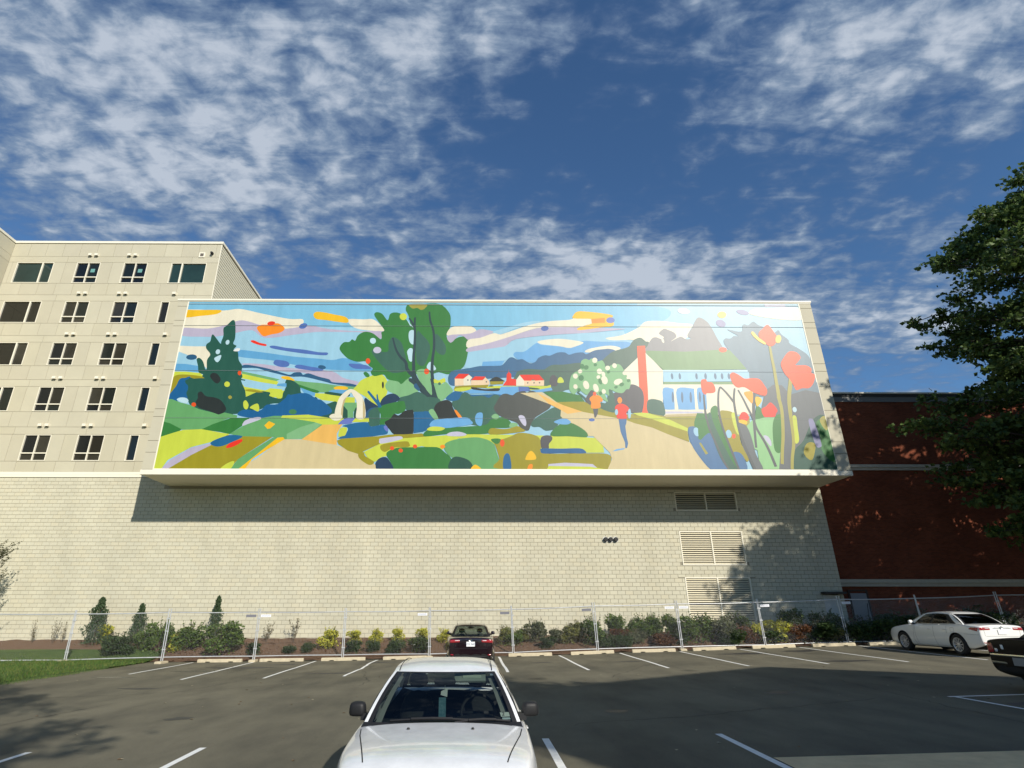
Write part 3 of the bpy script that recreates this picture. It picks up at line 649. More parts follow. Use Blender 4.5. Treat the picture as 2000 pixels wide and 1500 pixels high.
redo;s;1597,974 1595,967 1590,964 1583,964 1577,967 1575,974 1577,980 1582,984 1589,984 1594,980
redo;s;1642,962 1640,955 1635,952 1628,952 1622,955 1620,962 1621,968 1627,972 1634,972 1639,968
redo;s;1715,984 1713,978 1707,974 1700,974 1695,978 1692,984 1694,990 1700,994 1706,994 1712,990
navyD;s;1506,897 1523,920 1555,927 1575,909 1597,863 1519,863 1507,883
cream;s;1854,1629 1877,1670 1929,1681 1993,1677 2021,1648 1985,1632 1922,1625 1874,1618
lav;s;1862,1621 1985,1634 2042,1661 2114,1648 2110,1637 2041,1608 1978,1594 1954,1612 1922,1621 1878,1576
skyL;s;2118,1648 2202,1676 2284,1703 2365,1715 2373,1703 2242,1667 2161,1631 2122,1635
cream;s;1974,1594 2041,1608 2114,1636 2145,1630 2170,1633 2283,1676 2364,1701 2446,1715 2548,1723 2589,1741 2669,1727 2688,1704 2626,1686 2597,1677 2404,1674 2323,1658 2201,1613 2081,1573 1974,1545
lav;s;1974,1545 2081,1573 2201,1613 2323,1657 2404,1674 2597,1675 2806,1669 2846,1664 2643,1641 2442,1627 2241,1600 2176,1555 2081,1538 1976,1520
skyL;p;1976,1520 2176,1555 2241,1600 2441,1625 2643,1641 2845,1655 2875,1553 2555,1526 2238,1486 2159,1464 2010,1421 1955,1425
periw;s;2425,1669 2421,1660 2411,1653 2397,1651 2386,1656 2382,1665 2385,1675 2396,1682 2410,1683 2421,1679
skyBm;s;2226,1495 2235,1521 2286,1525 2352,1576 2383,1565 2486,1556 2533,1548 2599,1588 2719,1586 2878,1580 2831,1510 2670,1474 2394,1456 2277,1465
cream;s;2360,1585 2400,1596 2480,1603 2560,1594 2615,1579 2557,1552 2529,1547 2486,1556 2430,1563 2375,1571
skyBm;p;2055,1462 2175,1469 2158,1439 2049,1436
yellow;s;2568,1750 2594,1775 2647,1775 2740,1764 2792,1751 2786,1732 2790,1687 2709,1673 2599,1657 2592,1672 2670,1700 2672,1727 2571,1731
orange;p;2668,1727 2746,1736 2745,1705 2670,1700
periwL;s;2801,1720 2795,1710 2782,1703 2767,1703 2756,1709 2752,1720 2758,1731 2770,1738 2785,1738 2797,1731
cream;s;2741,1608 2825,1624 2888,1651 2935,1678 2975,1712 3057,1717 3156,1704 3236,1695 3215,1657 3201,1616 3141,1590 3058,1563 2941,1580 2882,1598 2782,1595
cream;s;2622,1531 2659,1546 2759,1562 2818,1547 2776,1527 2677,1522 2625,1520
white;s;3233,1775 3223,1766 3205,1762 3184,1765 3169,1774 3165,1786 3175,1796 3193,1800 3214,1797 3229,1787
hill;s;1940,1417 1986,1425 2037,1436 2088,1436 2151,1439 2174,1456 2198,1484 2218,1489 2245,1475 2273,1478 2312,1454 2343,1463 2360,1486 2396,1502 2424,1500 2468,1519 2508,1519 2530,1506 2567,1517 2606,1520 2625,1509 2658,1526 2683,1535 2723,1540 2755,1542 2793,1527 2827,1466 2745,1423 2352,1380 2041,1358 1898,1320 1867,1357 1885,1404
dkg3;s;2234,1388 2266,1413 2329,1418 2395,1418 2435,1444 2494,1446 2574,1457 2692,1466 2734,1496 2776,1527 2858,1553 2881,1580 2903,1602 2936,1611 2961,1589 2980,1580 2981,1510 2845,1424 2798,1339 2756,1303 2525,1301 2455,1285 2247,1300
grey;s;2970,1562 2999,1607 3024,1614 3051,1603 3065,1616 3041,1638 3071,1667 3094,1661 3128,1643 3135,1616 3101,1589 3144,1612 3165,1618 3187,1603 3216,1608 3198,1625 3234,1679 3251,1711 3279,1741 3320,1716 3342,1675 3364,1608 3387,1546 3369,1511 2974,1519
cream;s;3064,1596 3065,1587 3063,1581 3059,1580 3055,1583 3052,1591 3051,1600 3053,1606 3057,1608 3061,1604
slate;s;3408,1608 3436,1608 3459,1624 3483,1624 3429,1664 3504,1651 3518,1689 3532,1699 3551,1692 3584,1715 3608,1694 3634,1681 3684,1645 3715,1661 3727,1636 3760,1601 3763,1578 3805,1548 3848,1509 3863,1457 3865,1406 3870,1305 3610,1259 3463,1300 3420,1512 3396,1582
lavD;s;3424,1692 3414,1682 3397,1680 3381,1687 3372,1700 3373,1714 3384,1724 3400,1726 3416,1719 3425,1706
lavD;s;3569,1766 3559,1758 3540,1757 3519,1762 3504,1772 3500,1783 3510,1790 3529,1791 3551,1786 3566,1776
yellowP;s;3439,1758 3432,1745 3418,1737 3403,1737 3391,1745 3388,1757 3395,1770 3409,1778 3425,1778 3436,1770
creamP;s;3569,1772 3606,1795 3714,1803 3858,1801 3864,1732 3781,1725 3661,1740 3591,1756
lavL;p;3665,1826 3787,1826 3786,1810 3670,1809
dkg3;s;2231,1380 2267,1413 2326,1420 2376,1410 2433,1444 2511,1442 2550,1444 2568,1423 2542,1318 2426,1301 2234,1338
creamD;p;1903,1362 1950,1362 1952,1322 1904,1320
cream;p;1950,1362 1979,1385 1998,1368 1987,1352 1991,1322 1951,1322
redd;p;1901,1362 1924,1390 1981,1389 1950,1361
creamD;p;1990,1352 2056,1353 2068,1371 2089,1348 2091,1327 1991,1322
redd;p;1992,1353 2012,1375 2070,1374 2054,1354
black;s;2093,1346 2111,1367 2134,1372 2165,1354 2168,1346
olive;p;2093,1346 2168,1347 2164,1331 2095,1327
redd;p;2162,1323 2182,1352 2185,1388 2195,1401 2196,1417 2198,1401 2208,1390 2209,1363 2235,1359 2234,1322
cream;p;2235,1356 2255,1384 2277,1352 2276,1321 2234,1321
creamD;p;2277,1352 2386,1353 2384,1322 2276,1321
redd;p;2253,1385 2360,1386 2386,1354 2339,1351 2326,1360 2314,1351 2278,1351
grey3;s;2414,1347 2426,1380 2445,1382 2460,1359 2454,1322 2423,1322
lime;s;2459,1340 2462,1363 2476,1373 2489,1359 2490,1341
grey2;s;1978,1354 1977,1351 1975,1349 1973,1349 1971,1351 1971,1354 1971,1356 1973,1358 1975,1358 1977,1356
grey2;s;2077,1343 2076,1341 2075,1339 2073,1339 2071,1341 2070,1343 2071,1346 2073,1348 2075,1348 2076,1346
grey2;s;2300,1338 2299,1335 2298,1334 2295,1334 2294,1335 2293,1338 2294,1341 2296,1342 2298,1342 2300,1341
grey2;s;2334,1339 2333,1336 2332,1334 2330,1334 2328,1336 2327,1339 2328,1341 2330,1343 2332,1343 2334,1342
grey2;s;2364,1339 2364,1336 2362,1335 2360,1335 2358,1336 2357,1339 2358,1342 2360,1343 2362,1343 2364,1342
olive;p;1898,1298 1905,1317 1975,1323 2086,1326 2079,1307 1990,1312 1906,1290
lime;p;2075,1315 2129,1320 2399,1320 2421,1327 2421,1300 2321,1295 2136,1307 2075,1306
lime;s;1902,1292 1917,1307 1990,1312 1990,1301 1944,1288
skyBm;p;1952,1286 1994,1299 2075,1291 2144,1299 2152,1316 2245,1317 2244,1287 2216,1262 2151,1268 2090,1278 1990,1276
periw;p;2245,1318 2302,1316 2309,1293 2274,1287 2247,1283
skyBm;p;2309,1295 2360,1300 2422,1312 2429,1296 2359,1283 2321,1285
black;s;1990,1307 2005,1312 2067,1301 2136,1307 2146,1299 2132,1290 2071,1291 2013,1297
greend;s;2302,1312 2356,1306 2352,1300 2310,1301
black;s;2113,1320 2111,1318 2104,1316 2096,1316 2089,1318 2087,1319 2089,1321 2096,1323 2104,1323 2111,1321
lime;s;1792,1360 1816,1352 1847,1365 1853,1344 1836,1335 1840,1323 1813,1327 1793,1335
sageL;s;1793,1335 1836,1331 1855,1342 1878,1319 1895,1292 1875,1269 1834,1233 1814,1253 1798,1306
dkg2;s;1829,1332 1828,1327 1824,1324 1819,1324 1815,1327 1814,1332 1815,1337 1819,1340 1824,1340 1827,1337
sageL;s;1719,1348 1766,1335 1782,1310 1782,1267 1760,1286 1744,1310
trunk;l0.12,0.17;1777,1360 1786,1319 1791,1277 1800,1241
trunk;l0.09,0.22;1688,1360 1721,1310 1761,1265 1788,1241
blueN;s;1857,1249 1898,1286 1936,1286 1994,1270 2128,1272 2159,1262 2128,1246 1975,1253 1929,1237 1891,1233
dkg2;s;1891,1229 1925,1241 1940,1270 1959,1284 1983,1272 1998,1260 2052,1264 2086,1252 2113,1268 2143,1262 2150,1197 2134,1133 2088,1102 2051,1094 1976,1109 1930,1157 1899,1197
dkg2;s;1742,1249 1807,1251 1828,1233 1804,1196 1798,1164 1771,1180 1745,1172
black;s;1797,1196 1811,1220 1834,1232 1861,1239 1888,1225 1894,1201 1911,1168 1938,1135 1863,1133 1817,1134 1801,1168
blueN;p;1744,1176 1771,1174 1803,1128 1777,1101 1752,1066
sageL;s;1769,1180 1793,1185 1821,1132 1803,1127 1775,1160
orange;s;1904,1178 1915,1180 1945,1139 1929,1137
green;s;1752,1062 1789,1077 1864,1085 1995,1093 2070,1102 2096,1129 2127,1141 2168,1141 2201,1114 2193,1086 2100,1082 2084,1055 1976,1049 1864,1050 1753,1037
skyBm;s;1775,1101 1795,1125 1844,1133 1961,1141 1991,1125 1998,1105 1938,1093 1864,1083 1789,1089
lime;s;1763,1071 1781,1089 1826,1090 1856,1081 1827,1067
lavL;s;1864,1046 1886,1060 1931,1063 1969,1049 1946,1039 1883,1039
skyBm;s;2013,1141 2025,1165 2051,1166 2053,1133 2047,1098 2030,1097 2017,1113
sageL;s;2100,1149 2121,1162 2140,1147 2126,1131 2106,1137
greyG;s;2112,1189 2128,1229 2151,1266 2178,1276 2212,1267 2236,1283 2275,1291 2290,1283 2317,1292 2344,1283 2366,1271 2397,1269 2413,1250 2417,1222 2408,1194 2361,1162 2327,1138 2306,1102 2294,1073 2275,1071 2253,1082 2235,1110 2202,1125 2146,1149
dkg2;s;2326,1134 2393,1178 2424,1196 2462,1204 2484,1190 2488,1162 2466,1134 2450,1110 2441,1083 2410,1073 2380,1071 2351,1090 2321,1090 2306,1102
lavL;s;2242,1145 2255,1155 2274,1145 2282,1114 2276,1094 2258,1110
sageL;s;2193,1090 2199,1110 2224,1112 2237,1102 2223,1082
olive;s;2084,1053 2096,1082 2156,1078 2193,1082 2235,1094 2257,1082 2275,1067 2230,1059 2181,1053 2125,1049
sagem;s;1853,977 1865,1004 1921,1023 2013,1033 2065,1024 2099,1008 2113,993 2124,955 2142,895 2143,864 2043,864 1999,864 1896,924 1866,951
olive;s;2110,1016 2147,1020 2200,1039 2238,1057 2293,1054 2334,1040 2352,1017 2354,978 2364,948 2530,948 2677,948 2712,926 2693,873 2685,865 2145,864 2138,917 2124,970
green;s;2095,1020 2118,1027 2147,1022 2136,1001 2117,999
redo;s;2166,1003 2163,991 2157,984 2150,984 2144,991 2142,1003 2144,1014 2150,1022 2158,1022 2163,1014
orange;s;1859,983 1856,977 1850,974 1842,974 1836,977 1833,983 1836,989 1842,992 1850,992 1856,989
greend;s;1884,864 1885,906 1903,926 1925,930 1970,917 1995,895 1995,864
yellow;s;1992,864 2010,887 2028,882 2043,864
blueN;s;2158,864 2159,925 2176,948 2192,932 2196,864
yellow;s;2271,921 2286,951 2305,960 2324,936 2322,916 2278,913
orange;s;2280,865 2288,888 2306,890 2302,865
lavL;p;2387,892 2472,899 2545,896 2614,892 2635,873 2386,867
lime;p;2378,865 2390,882 2598,879 2682,865
grey3;s;2354,1028 2379,1044 2409,1040 2413,1021 2395,997 2392,973 2357,973
blue;s;2350,963 2361,974 2457,973 2550,975 2579,963 2574,948 2456,950 2364,947
tan;p;2254,1279 2370,1285 2481,1212 2585,1174 2668,1158 2764,1139 2813,1127 2940,1088 3015,1053 3129,1007 3157,946 3230,866 2688,865 2715,918 2707,952 2628,1040 2595,1040 2589,1064 2513,1114 2477,1134 2463,1150 2468,1186 2435,1206
peach;p;2343,1283 2444,1226 2481,1212 2586,1176 2501,1162 2457,1190 2405,1218
green;p;2378,1285 2485,1288 2576,1267 2597,1231 2482,1222 2444,1230
olive;p;2444,1228 2536,1231 2597,1231 2626,1214 2752,1171 2764,1139 2705,1150 2585,1173 2481,1211
green;s;2405,1044 2453,1102 2513,1114 2586,1071 2595,1036 2509,1040
skyBm;s;2427,1118 2462,1134 2492,1136 2516,1118 2498,1104 2453,1106
periw;s;2643,1129 2639,1124 2631,1121 2621,1121 2614,1124 2611,1129 2614,1134 2623,1138 2632,1138 2640,1134
skyBm;p;2722,960 2742,971 2787,977 2782,970 2733,960
lime;p;2843,1167 2900,1171 2923,1169 3008,1151 3044,1131 3128,1084 3124,1067 3003,1108 2930,1131
olive;p;2762,1155 2843,1163 2949,1133 3021,1104 3124,1067 3125,1010 3015,1053 2940,1088 2852,1111 2813,1127
oliveL;p;2930,1167 3016,1151 3464,1152 3452,1081 3168,1073 3128,1084 3036,1133
cream;p;2825,1415 2905,1490 2954,1519 3036,1414 3008,1176 2928,1176 2851,1327
roof;p;2955,1532 3173,1526 3385,1540 3421,1536 3456,1486 3496,1421 3040,1414 2955,1514
dkg3;p;2821,1430 2908,1519 2907,1490 2829,1417
pale;p;3036,1416 3499,1417 3499,1350 3030,1346
skyL;p;3037,1405 3505,1407 3499,1350 3030,1347
slateD;s;3088,1379 3087,1368 3083,1361 3079,1361 3076,1367 3075,1378 3076,1389 3080,1396 3084,1396 3087,1390
slateD;s;3130,1380 3129,1369 3125,1362 3121,1361 3118,1367 3117,1378 3119,1389 3122,1396 3126,1397 3129,1390
slateD;s;3221,1380 3220,1369 3216,1362 3212,1361 3209,1368 3208,1378 3210,1389 3213,1396 3217,1397 3221,1391
slateD;s;3271,1380 3269,1369 3265,1362 3261,1361 3258,1368 3257,1378 3259,1389 3263,1397 3267,1397 3270,1391
slateD;s;3324,1380 3322,1369 3318,1362 3314,1362 3311,1368 3310,1379 3312,1390 3316,1397 3320,1397 3323,1391
slateD;s;3361,1380 3359,1369 3355,1362 3351,1362 3348,1368 3347,1379 3349,1390 3353,1397 3357,1397 3360,1391
slateD;s;3398,1380 3396,1369 3392,1362 3388,1362 3385,1368 3384,1379 3386,1390 3390,1397 3394,1397 3397,1391
roof;p;3030,1346 3503,1348 3504,1332 3028,1331
cream;p;3026,1331 3512,1332 3489,1161 3012,1152
skyBm;s;3023,1306 3077,1307 3080,1297 3073,1199 3066,1188 3024,1188 3018,1199
skyBm;s;3099,1306 3188,1307 3190,1298 3182,1200 3175,1188 3099,1188 3092,1200
skyBm;s;3207,1306 3252,1307 3254,1298 3245,1200 3238,1189 3205,1189 3199,1200
slateD;s;3077,1257 3074,1239 3070,1228 3066,1228 3064,1239 3064,1257 3067,1275 3071,1287 3075,1287 3077,1276
slateD;s;3127,1258 3124,1239 3120,1228 3116,1228 3114,1239 3114,1257 3117,1275 3121,1287 3125,1287 3127,1276
slateD;s;3173,1258 3170,1239 3166,1228 3162,1228 3160,1239 3160,1257 3163,1275 3167,1287 3171,1287 3173,1276
slateD;s;3222,1258 3219,1240 3214,1228 3211,1228 3209,1239 3209,1257 3212,1276 3216,1287 3220,1287 3222,1276
lavL;p;3019,1177 3221,1176 3218,1168 3018,1165
tanD;p;3017,1159 3216,1168 3198,1152 3019,1147
coral;p;2910,1560 2955,1562 2941,1298 2931,1172 2923,1168 2897,1170 2895,1298
coral;s;3406,1539 3400,1529 3388,1524 3375,1523 3364,1529 3362,1538 3367,1548 3379,1553 3393,1553 3403,1548
grey3;s;2743,1239 2754,1280 2809,1288 2826,1309 2856,1331 2893,1318 2913,1289 2914,1240 2902,1187 2889,1171 2836,1169 2753,1175
dkg2;s;2681,1227 2711,1227 2734,1309 2751,1288 2758,1239 2756,1171 2678,1194
dkg2;s;2930,1231 2951,1246 2981,1244 3010,1232 3019,1199 3015,1157 2971,1159 2927,1175
sageL;s;2519,1301 2529,1368 2550,1397 2587,1423 2594,1466 2618,1481 2638,1474 2654,1483 2684,1466 2708,1472 2721,1453 2728,1428 2769,1449 2804,1447 2821,1419 2827,1398 2844,1369 2855,1348 2842,1306 2826,1302 2804,1281 2770,1285 2733,1302 2730,1265 2708,1277 2721,1232 2690,1248 2640,1297 2611,1269 2571,1297 2542,1272
cream;s;2683,1478 2682,1468 2677,1460 2668,1457 2660,1459 2655,1467 2656,1477 2661,1485 2670,1488 2678,1485
cream;s;2595,1410 2595,1403 2590,1397 2583,1394 2576,1396 2573,1402 2573,1409 2578,1415 2584,1418 2591,1416
cream;s;2569,1383 2569,1374 2564,1366 2556,1363 2549,1366 2544,1373 2544,1383 2549,1390 2557,1393 2565,1391
cream;s;2703,1411 2703,1401 2697,1393 2689,1390 2681,1393 2676,1401 2676,1411 2681,1420 2690,1423 2698,1420
cream;s;2719,1393 2719,1383 2716,1375 2710,1373 2704,1377 2700,1386 2700,1396 2703,1403 2708,1406 2714,1402
cream;s;2691,1376 2690,1369 2686,1364 2680,1362 2674,1363 2671,1369 2671,1375 2675,1381 2681,1383 2687,1382
cream;s;2729,1362 2729,1347 2723,1335 2713,1331 2703,1337 2696,1349 2696,1365 2702,1376 2712,1380 2722,1375
cream;s;2748,1432 2748,1423 2742,1416 2734,1413 2727,1415 2722,1422 2723,1430 2728,1437 2736,1440 2744,1438
cream;s;2787,1445 2786,1436 2781,1429 2774,1426 2767,1429 2762,1436 2763,1445 2767,1452 2775,1455 2782,1452
cream;s;2840,1403 2839,1395 2834,1388 2826,1385 2818,1387 2814,1393 2815,1401 2821,1408 2829,1411 2836,1409
cream;s;2855,1375 2854,1369 2850,1363 2843,1361 2837,1362 2833,1367 2834,1373 2839,1379 2845,1381 2851,1380
cream;s;2809,1354 2807,1344 2796,1333 2782,1328 2769,1329 2762,1337 2764,1348 2774,1358 2789,1363 2802,1362
cream;s;2626,1332 2627,1317 2622,1305 2613,1302 2603,1307 2596,1321 2595,1336 2601,1348 2610,1351 2620,1345
cream;s;2564,1321 2564,1313 2560,1306 2553,1303 2546,1306 2542,1313 2542,1321 2546,1328 2553,1331 2560,1328
cream;s;2676,1314 2677,1299 2672,1288 2664,1285 2655,1291 2649,1304 2648,1319 2652,1330 2661,1333 2670,1327
cream;s;2714,1293 2714,1285 2710,1278 2703,1276 2697,1278 2693,1285 2693,1294 2697,1301 2703,1303 2710,1300
greenm;s;2609,1440 2609,1431 2605,1423 2598,1421 2591,1424 2586,1431 2586,1441 2590,1448 2597,1451 2605,1448
greenm;s;2632,1434 2631,1426 2626,1419 2618,1416 2610,1418 2606,1424 2606,1433 2612,1440 2619,1443 2627,1441
greenm;s;2679,1449 2679,1443 2675,1438 2669,1436 2664,1437 2661,1442 2661,1448 2665,1453 2671,1455 2676,1453
greenm;s;2601,1373 2601,1363 2596,1355 2587,1351 2578,1354 2573,1362 2573,1373 2579,1381 2587,1385 2596,1382
greenm;s;2748,1406 2747,1401 2743,1397 2738,1394 2732,1395 2730,1399 2730,1405 2734,1409 2740,1412 2745,1411
greenm;s;2698,1351 2698,1340 2696,1332 2690,1330 2684,1334 2679,1344 2679,1355 2681,1363 2687,1365 2693,1360
greenm;s;2853,1357 2852,1351 2848,1346 2842,1343 2836,1345 2833,1349 2834,1355 2838,1360 2844,1362 2850,1361
greenm;s;2816,1335 2815,1328 2810,1322 2802,1319 2794,1320 2790,1325 2791,1332 2797,1338 2805,1341 2812,1340
greenm;s;2781,1318 2780,1313 2776,1309 2770,1306 2764,1307 2761,1311 2762,1315 2766,1320 2772,1322 2778,1321
greenm;s;2580,1301 2580,1294 2576,1289 2571,1287 2565,1289 2562,1294 2562,1300 2565,1306 2571,1308 2576,1306
greenm;s;2694,1282 2694,1276 2690,1271 2685,1268 2679,1270 2676,1276 2676,1282 2680,1287 2685,1290 2691,1288
dkg2;l0.08,0.15;2562,1284 2591,1259 2609,1235 2627,1219
grey3;s;2611,1263 2636,1296 2654,1280 2650,1227 2626,1214 2601,1235
orange;s;2623,1247 2638,1263 2653,1270 2680,1263 2694,1243 2689,1231 2679,1229 2677,1198 2631,1194 2631,1227
coral;s;2662,1276 2660,1269 2655,1265 2649,1265 2645,1269 2644,1276 2646,1282 2651,1287 2657,1287 2661,1282
grey2;p;2638,1191 2666,1191 2660,1162 2649,1142 2642,1142 2640,1166
orange;s;2797,1239 2793,1229 2787,1222 2779,1222 2774,1229 2772,1239 2775,1250 2782,1256 2790,1256 2795,1250
redd;s;2755,1199 2771,1215 2795,1220 2820,1207 2830,1187 2813,1171 2812,1137 2764,1137 2759,1167
blueS;p;2768,1134 2811,1134 2807,1111 2800,1095 2802,1033 2806,1002 2798,977 2789,977 2790,1006 2773,1064
skyL;s;2769,1173 2767,1163 2762,1157 2757,1157 2753,1163 2752,1173 2755,1182 2760,1189 2765,1189 2768,1182
skyL;s;2823,1179 2834,1191 2837,1167 2831,1141 2821,1141
green;p;3166,1120 3188,1168 3294,1164 3263,965 3150,1003
blueS;s;3128,1080 3145,1094 3170,1084 3177,1003 3193,965 3198,897 3266,863 3215,863 3157,946 3130,1014
blueS;s;3197,1042 3240,1057 3262,1003 3284,908 3307,866 3215,866 3177,934 3165,1003
skyL;s;3186,1070 3186,1056 3180,1044 3170,1041 3161,1046 3155,1059 3155,1074 3161,1085 3171,1089 3180,1083
green;s;3184,1104 3207,1136 3237,1160 3269,1120 3263,1081 3217,1049 3179,1022
oliveL;l0.10,0.15;3180,1003 3194,972 3207,946
greyS;p;3588,1307 3624,1332 3670,1328 3690,1295 3709,1274 3743,1291 3792,1301 3867,1287 3875,1137 3858,867 3475,867 3539,1209 3560,1262
slate;p;3710,1276 3723,1324 3838,1316 3880,1366 3869,1283 3792,1301
dkg;s;3665,966 3721,1019 3799,1137 3871,1137 3865,867 3641,867
green;s;3811,1121 3867,1137 3868,1043 3865,917 3839,913 3806,966 3812,1043
oliveL;s;3833,1137 3863,1153 3872,1106 3853,1074 3834,1106
lavD;s;3771,1129 3788,1139 3799,1121 3811,1004 3799,983 3781,989 3771,1062
olive;s;3710,962 3732,1000 3760,1010 3778,993 3753,928 3735,915 3714,935
pale;s;3721,1193 3720,1184 3715,1177 3709,1174 3702,1177 3699,1185 3700,1194 3705,1201 3712,1204 3718,1201
green;s;3507,1201 3523,1205 3540,1176 3535,1105 3525,1046 3496,1062 3483,1101
sageLL;p;3439,1097 3471,1128 3538,1144 3595,1145 3571,1058 3560,1004 3590,965 3564,867 3468,867 3471,965 3458,973
green;s;3573,1089 3595,1145 3622,1163 3639,1137 3617,1042 3594,965 3573,952 3560,981
olive;s;3310,1176 3336,1183 3376,1172 3374,1136 3390,1057 3395,996 3420,927 3405,906 3386,942 3354,954 3330,965 3317,1022 3310,1120
lime;s;3371,1168 3393,1160 3392,1057 3377,1065 3368,1128
blueS;s;3338,946 3366,957 3392,935 3402,866 3351,866
greyS;s;3400,1112 3426,1109 3446,1073 3456,1003 3460,946 3483,867 3439,867 3414,935 3396,1003
green;s;3264,1192 3286,1210 3300,1200 3298,1136 3315,1034 3338,946 3358,866 3307,866 3268,946 3260,1061 3258,1152
dkg2;s;3244,1160 3261,1168 3265,1120 3289,1034 3329,912 3351,866 3307,866 3270,934 3243,1073
skyL;s;3352,1056 3349,1043 3341,1033 3332,1032 3324,1038 3321,1051 3324,1064 3332,1074 3341,1076 3349,1069
coral;s;3371,1042 3368,1034 3362,1029 3356,1029 3352,1034 3352,1042 3355,1050 3361,1054 3367,1054 3371,1050
lavL;s;3516,1044 3538,1042 3551,1015 3546,988 3528,1011
redd;s;3407,1144 3425,1172 3448,1172 3459,1148 3444,1124 3411,1132
yellow;s;3402,1126 3418,1132 3444,1124 3436,1105 3404,1116
stemD;l0.09,0.11;3238,1271 3234,1208 3234,1144 3240,1081 3262,1003 3285,916 3307,866
stemD;l0.10,0.12;3332,1315 3319,1282 3306,1200 3307,1120 3318,1050 3337,961 3358,866
stemD;l0.10,0.12;3336,1316 3357,1290 3378,1257 3393,1229
stemD;l0.10,0.16;3410,1307 3395,1241 3393,1160 3396,1065 3411,980 3439,867
stemD;l0.09,0.15;3428,1298 3446,1249 3463,1192 3480,1140 3489,1081 3517,1011 3535,950 3550,880
stemD;l0.18,0.11;3509,1278 3490,1180 3477,1081 3467,980
stemD;l0.09,0.09;3238,1269 3233,1208 3230,1136
stem;l0.13,0.20;3648,1560 3646,1491 3646,1426 3643,1350 3642,1304 3639,1251
stem;l0.18,0.16;3637,1262 3641,1201 3635,1137 3619,1042 3600,965 3585,894
stem;l0.18,0.22;3723,1363 3708,1304
stem;l0.21,0.15;3710,1316 3691,1242 3682,1161 3677,1082 3667,1004 3644,928 3631,867
lime;s;3691,1149 3710,1149 3705,1089 3698,1019 3676,1004 3682,1066
coral;s;3643,1685 3661,1695 3673,1681 3686,1654 3699,1618 3683,1578 3652,1560 3624,1582 3601,1613 3603,1645 3632,1672
yellowP;s;3559,1644 3572,1651 3594,1618 3628,1582 3622,1571 3593,1591 3567,1622
yellowP;s;3720,1602 3711,1587 3700,1580 3691,1582 3687,1592 3689,1608 3697,1622 3708,1630 3718,1628 3722,1617
coral;s;3688,1452 3715,1495 3749,1528 3788,1524 3806,1495 3788,1469 3768,1446 3823,1446 3850,1427 3845,1401 3862,1389 3844,1342 3814,1313 3775,1311 3742,1300 3732,1329 3716,1367 3696,1401
coral;s;3398,1387 3418,1402 3447,1387 3474,1366 3521,1369 3555,1362 3576,1325 3584,1296 3565,1267 3507,1287 3465,1316 3426,1314 3404,1341
coral;s;3238,1349 3255,1362 3269,1347 3295,1341 3306,1312 3300,1287 3266,1281 3237,1291
coral;s;3235,1352 3252,1362 3266,1352 3255,1281 3239,1277 3231,1302
redd;s;3533,1189 3561,1207 3587,1229 3605,1213 3618,1185 3605,1165 3596,1149 3561,1147 3539,1150
yellow;s;3513,1257 3533,1260 3545,1241 3520,1209 3509,1213
orangeP;s;3456,1282 3481,1292 3503,1286 3492,1225 3475,1241
"""
build_mural()
joint_m = mat('joint', (.24, .27, .28), .8)
for z, t in ((18.16, .028), (16.79, .009), (14.05, .010), (11.36, .009)): B('panel_joint', joint_m, MX0 + .03, MX1 - .03, YB - .0240, YB - .004, z - t / 2, z + t / 2)
# ------------------------------------------------------------------ apartment block on the left
apt = empty('apartment_building', (-23, YW, 9.17)); AO = Vector((-23, YW, 9.17))
tag(apt, 'cream panelled apartment block with rows of dark windows left of the mural', 'building')
AX0, AX1, AZ1 = -29.95, -16.44, 24.47
panel_t = [M['panel']] + [mat('panel_%d' % k, tuple(c * f for c, f in zip(lin(184, 178, 156), t)), .75, .05, .7, .08, 90) for k, t in enumerate([(.96, .955, .95), (1.03, 1.03, 1.02), (.985, .98, .96)])]
prn = random.Random(11)
def A(name, m, x0, x1, y0, y1, z0, z1, par=None): return bx(name, m, x0 - AO.x, x1 - AO.x, y0, y1, z0 - AO.z, z1 - AO.z, par or apt)
b = MB(); b.box(AX0 - 14 - AO.x, AX1 - .02 - AO.x, .13, 24, 0, AZ1 - .05 - AO.z)
b.build('wall_core', M['panel_gap'], apt)
WT = [22.85, 20.00, 17.14, 14.24, 11.31]; WH = 1.53
win_cols = lambda r: ([(-29.35, -26.98, 'big', -27.7), (-25.52, -24.0, 'four', 0), (-22.5, -20.97, 'four', 0)] + ([(-19.45, -17.18, 'big', -18.75)] if r == 0 else [(-19.55, -19.0, 'slim', 0)]))
glass_dark = mat('window_glass', (.010, .014, .012), .06, spec=.5)
glass_green = mat('window_glass_green', (.016, .036, .032), .08, .35, .5, spec=.5)
glass_v = [glass_dark, mat('window_glass_b', (.018, .017, .012), .05), mat('window_glass_c', (.006, .008, .009), .10), mat('window_glass_d', (.030, .028, .020), .07, .5, .8)]
frame_m = M['trim_white']; J = .016
def panels(x0, x1, z0, z1, cuts, m=None):
    xs = [x0] + [c for c in cuts if x0 + .15 < c < x1 - .15] + [x1]
    for a, c in zip(xs, xs[1:]): A('panel', prn.choice(panel_t), a + J / 2, c - J / 2, -.001, .129, z0 + J / 2, z1 - J / 2)
P1 = [AX0 + 1.10 * k for k in range(1, 13)]
tops = [AZ1 - .18] + [w - WH - .02 for w in WT]
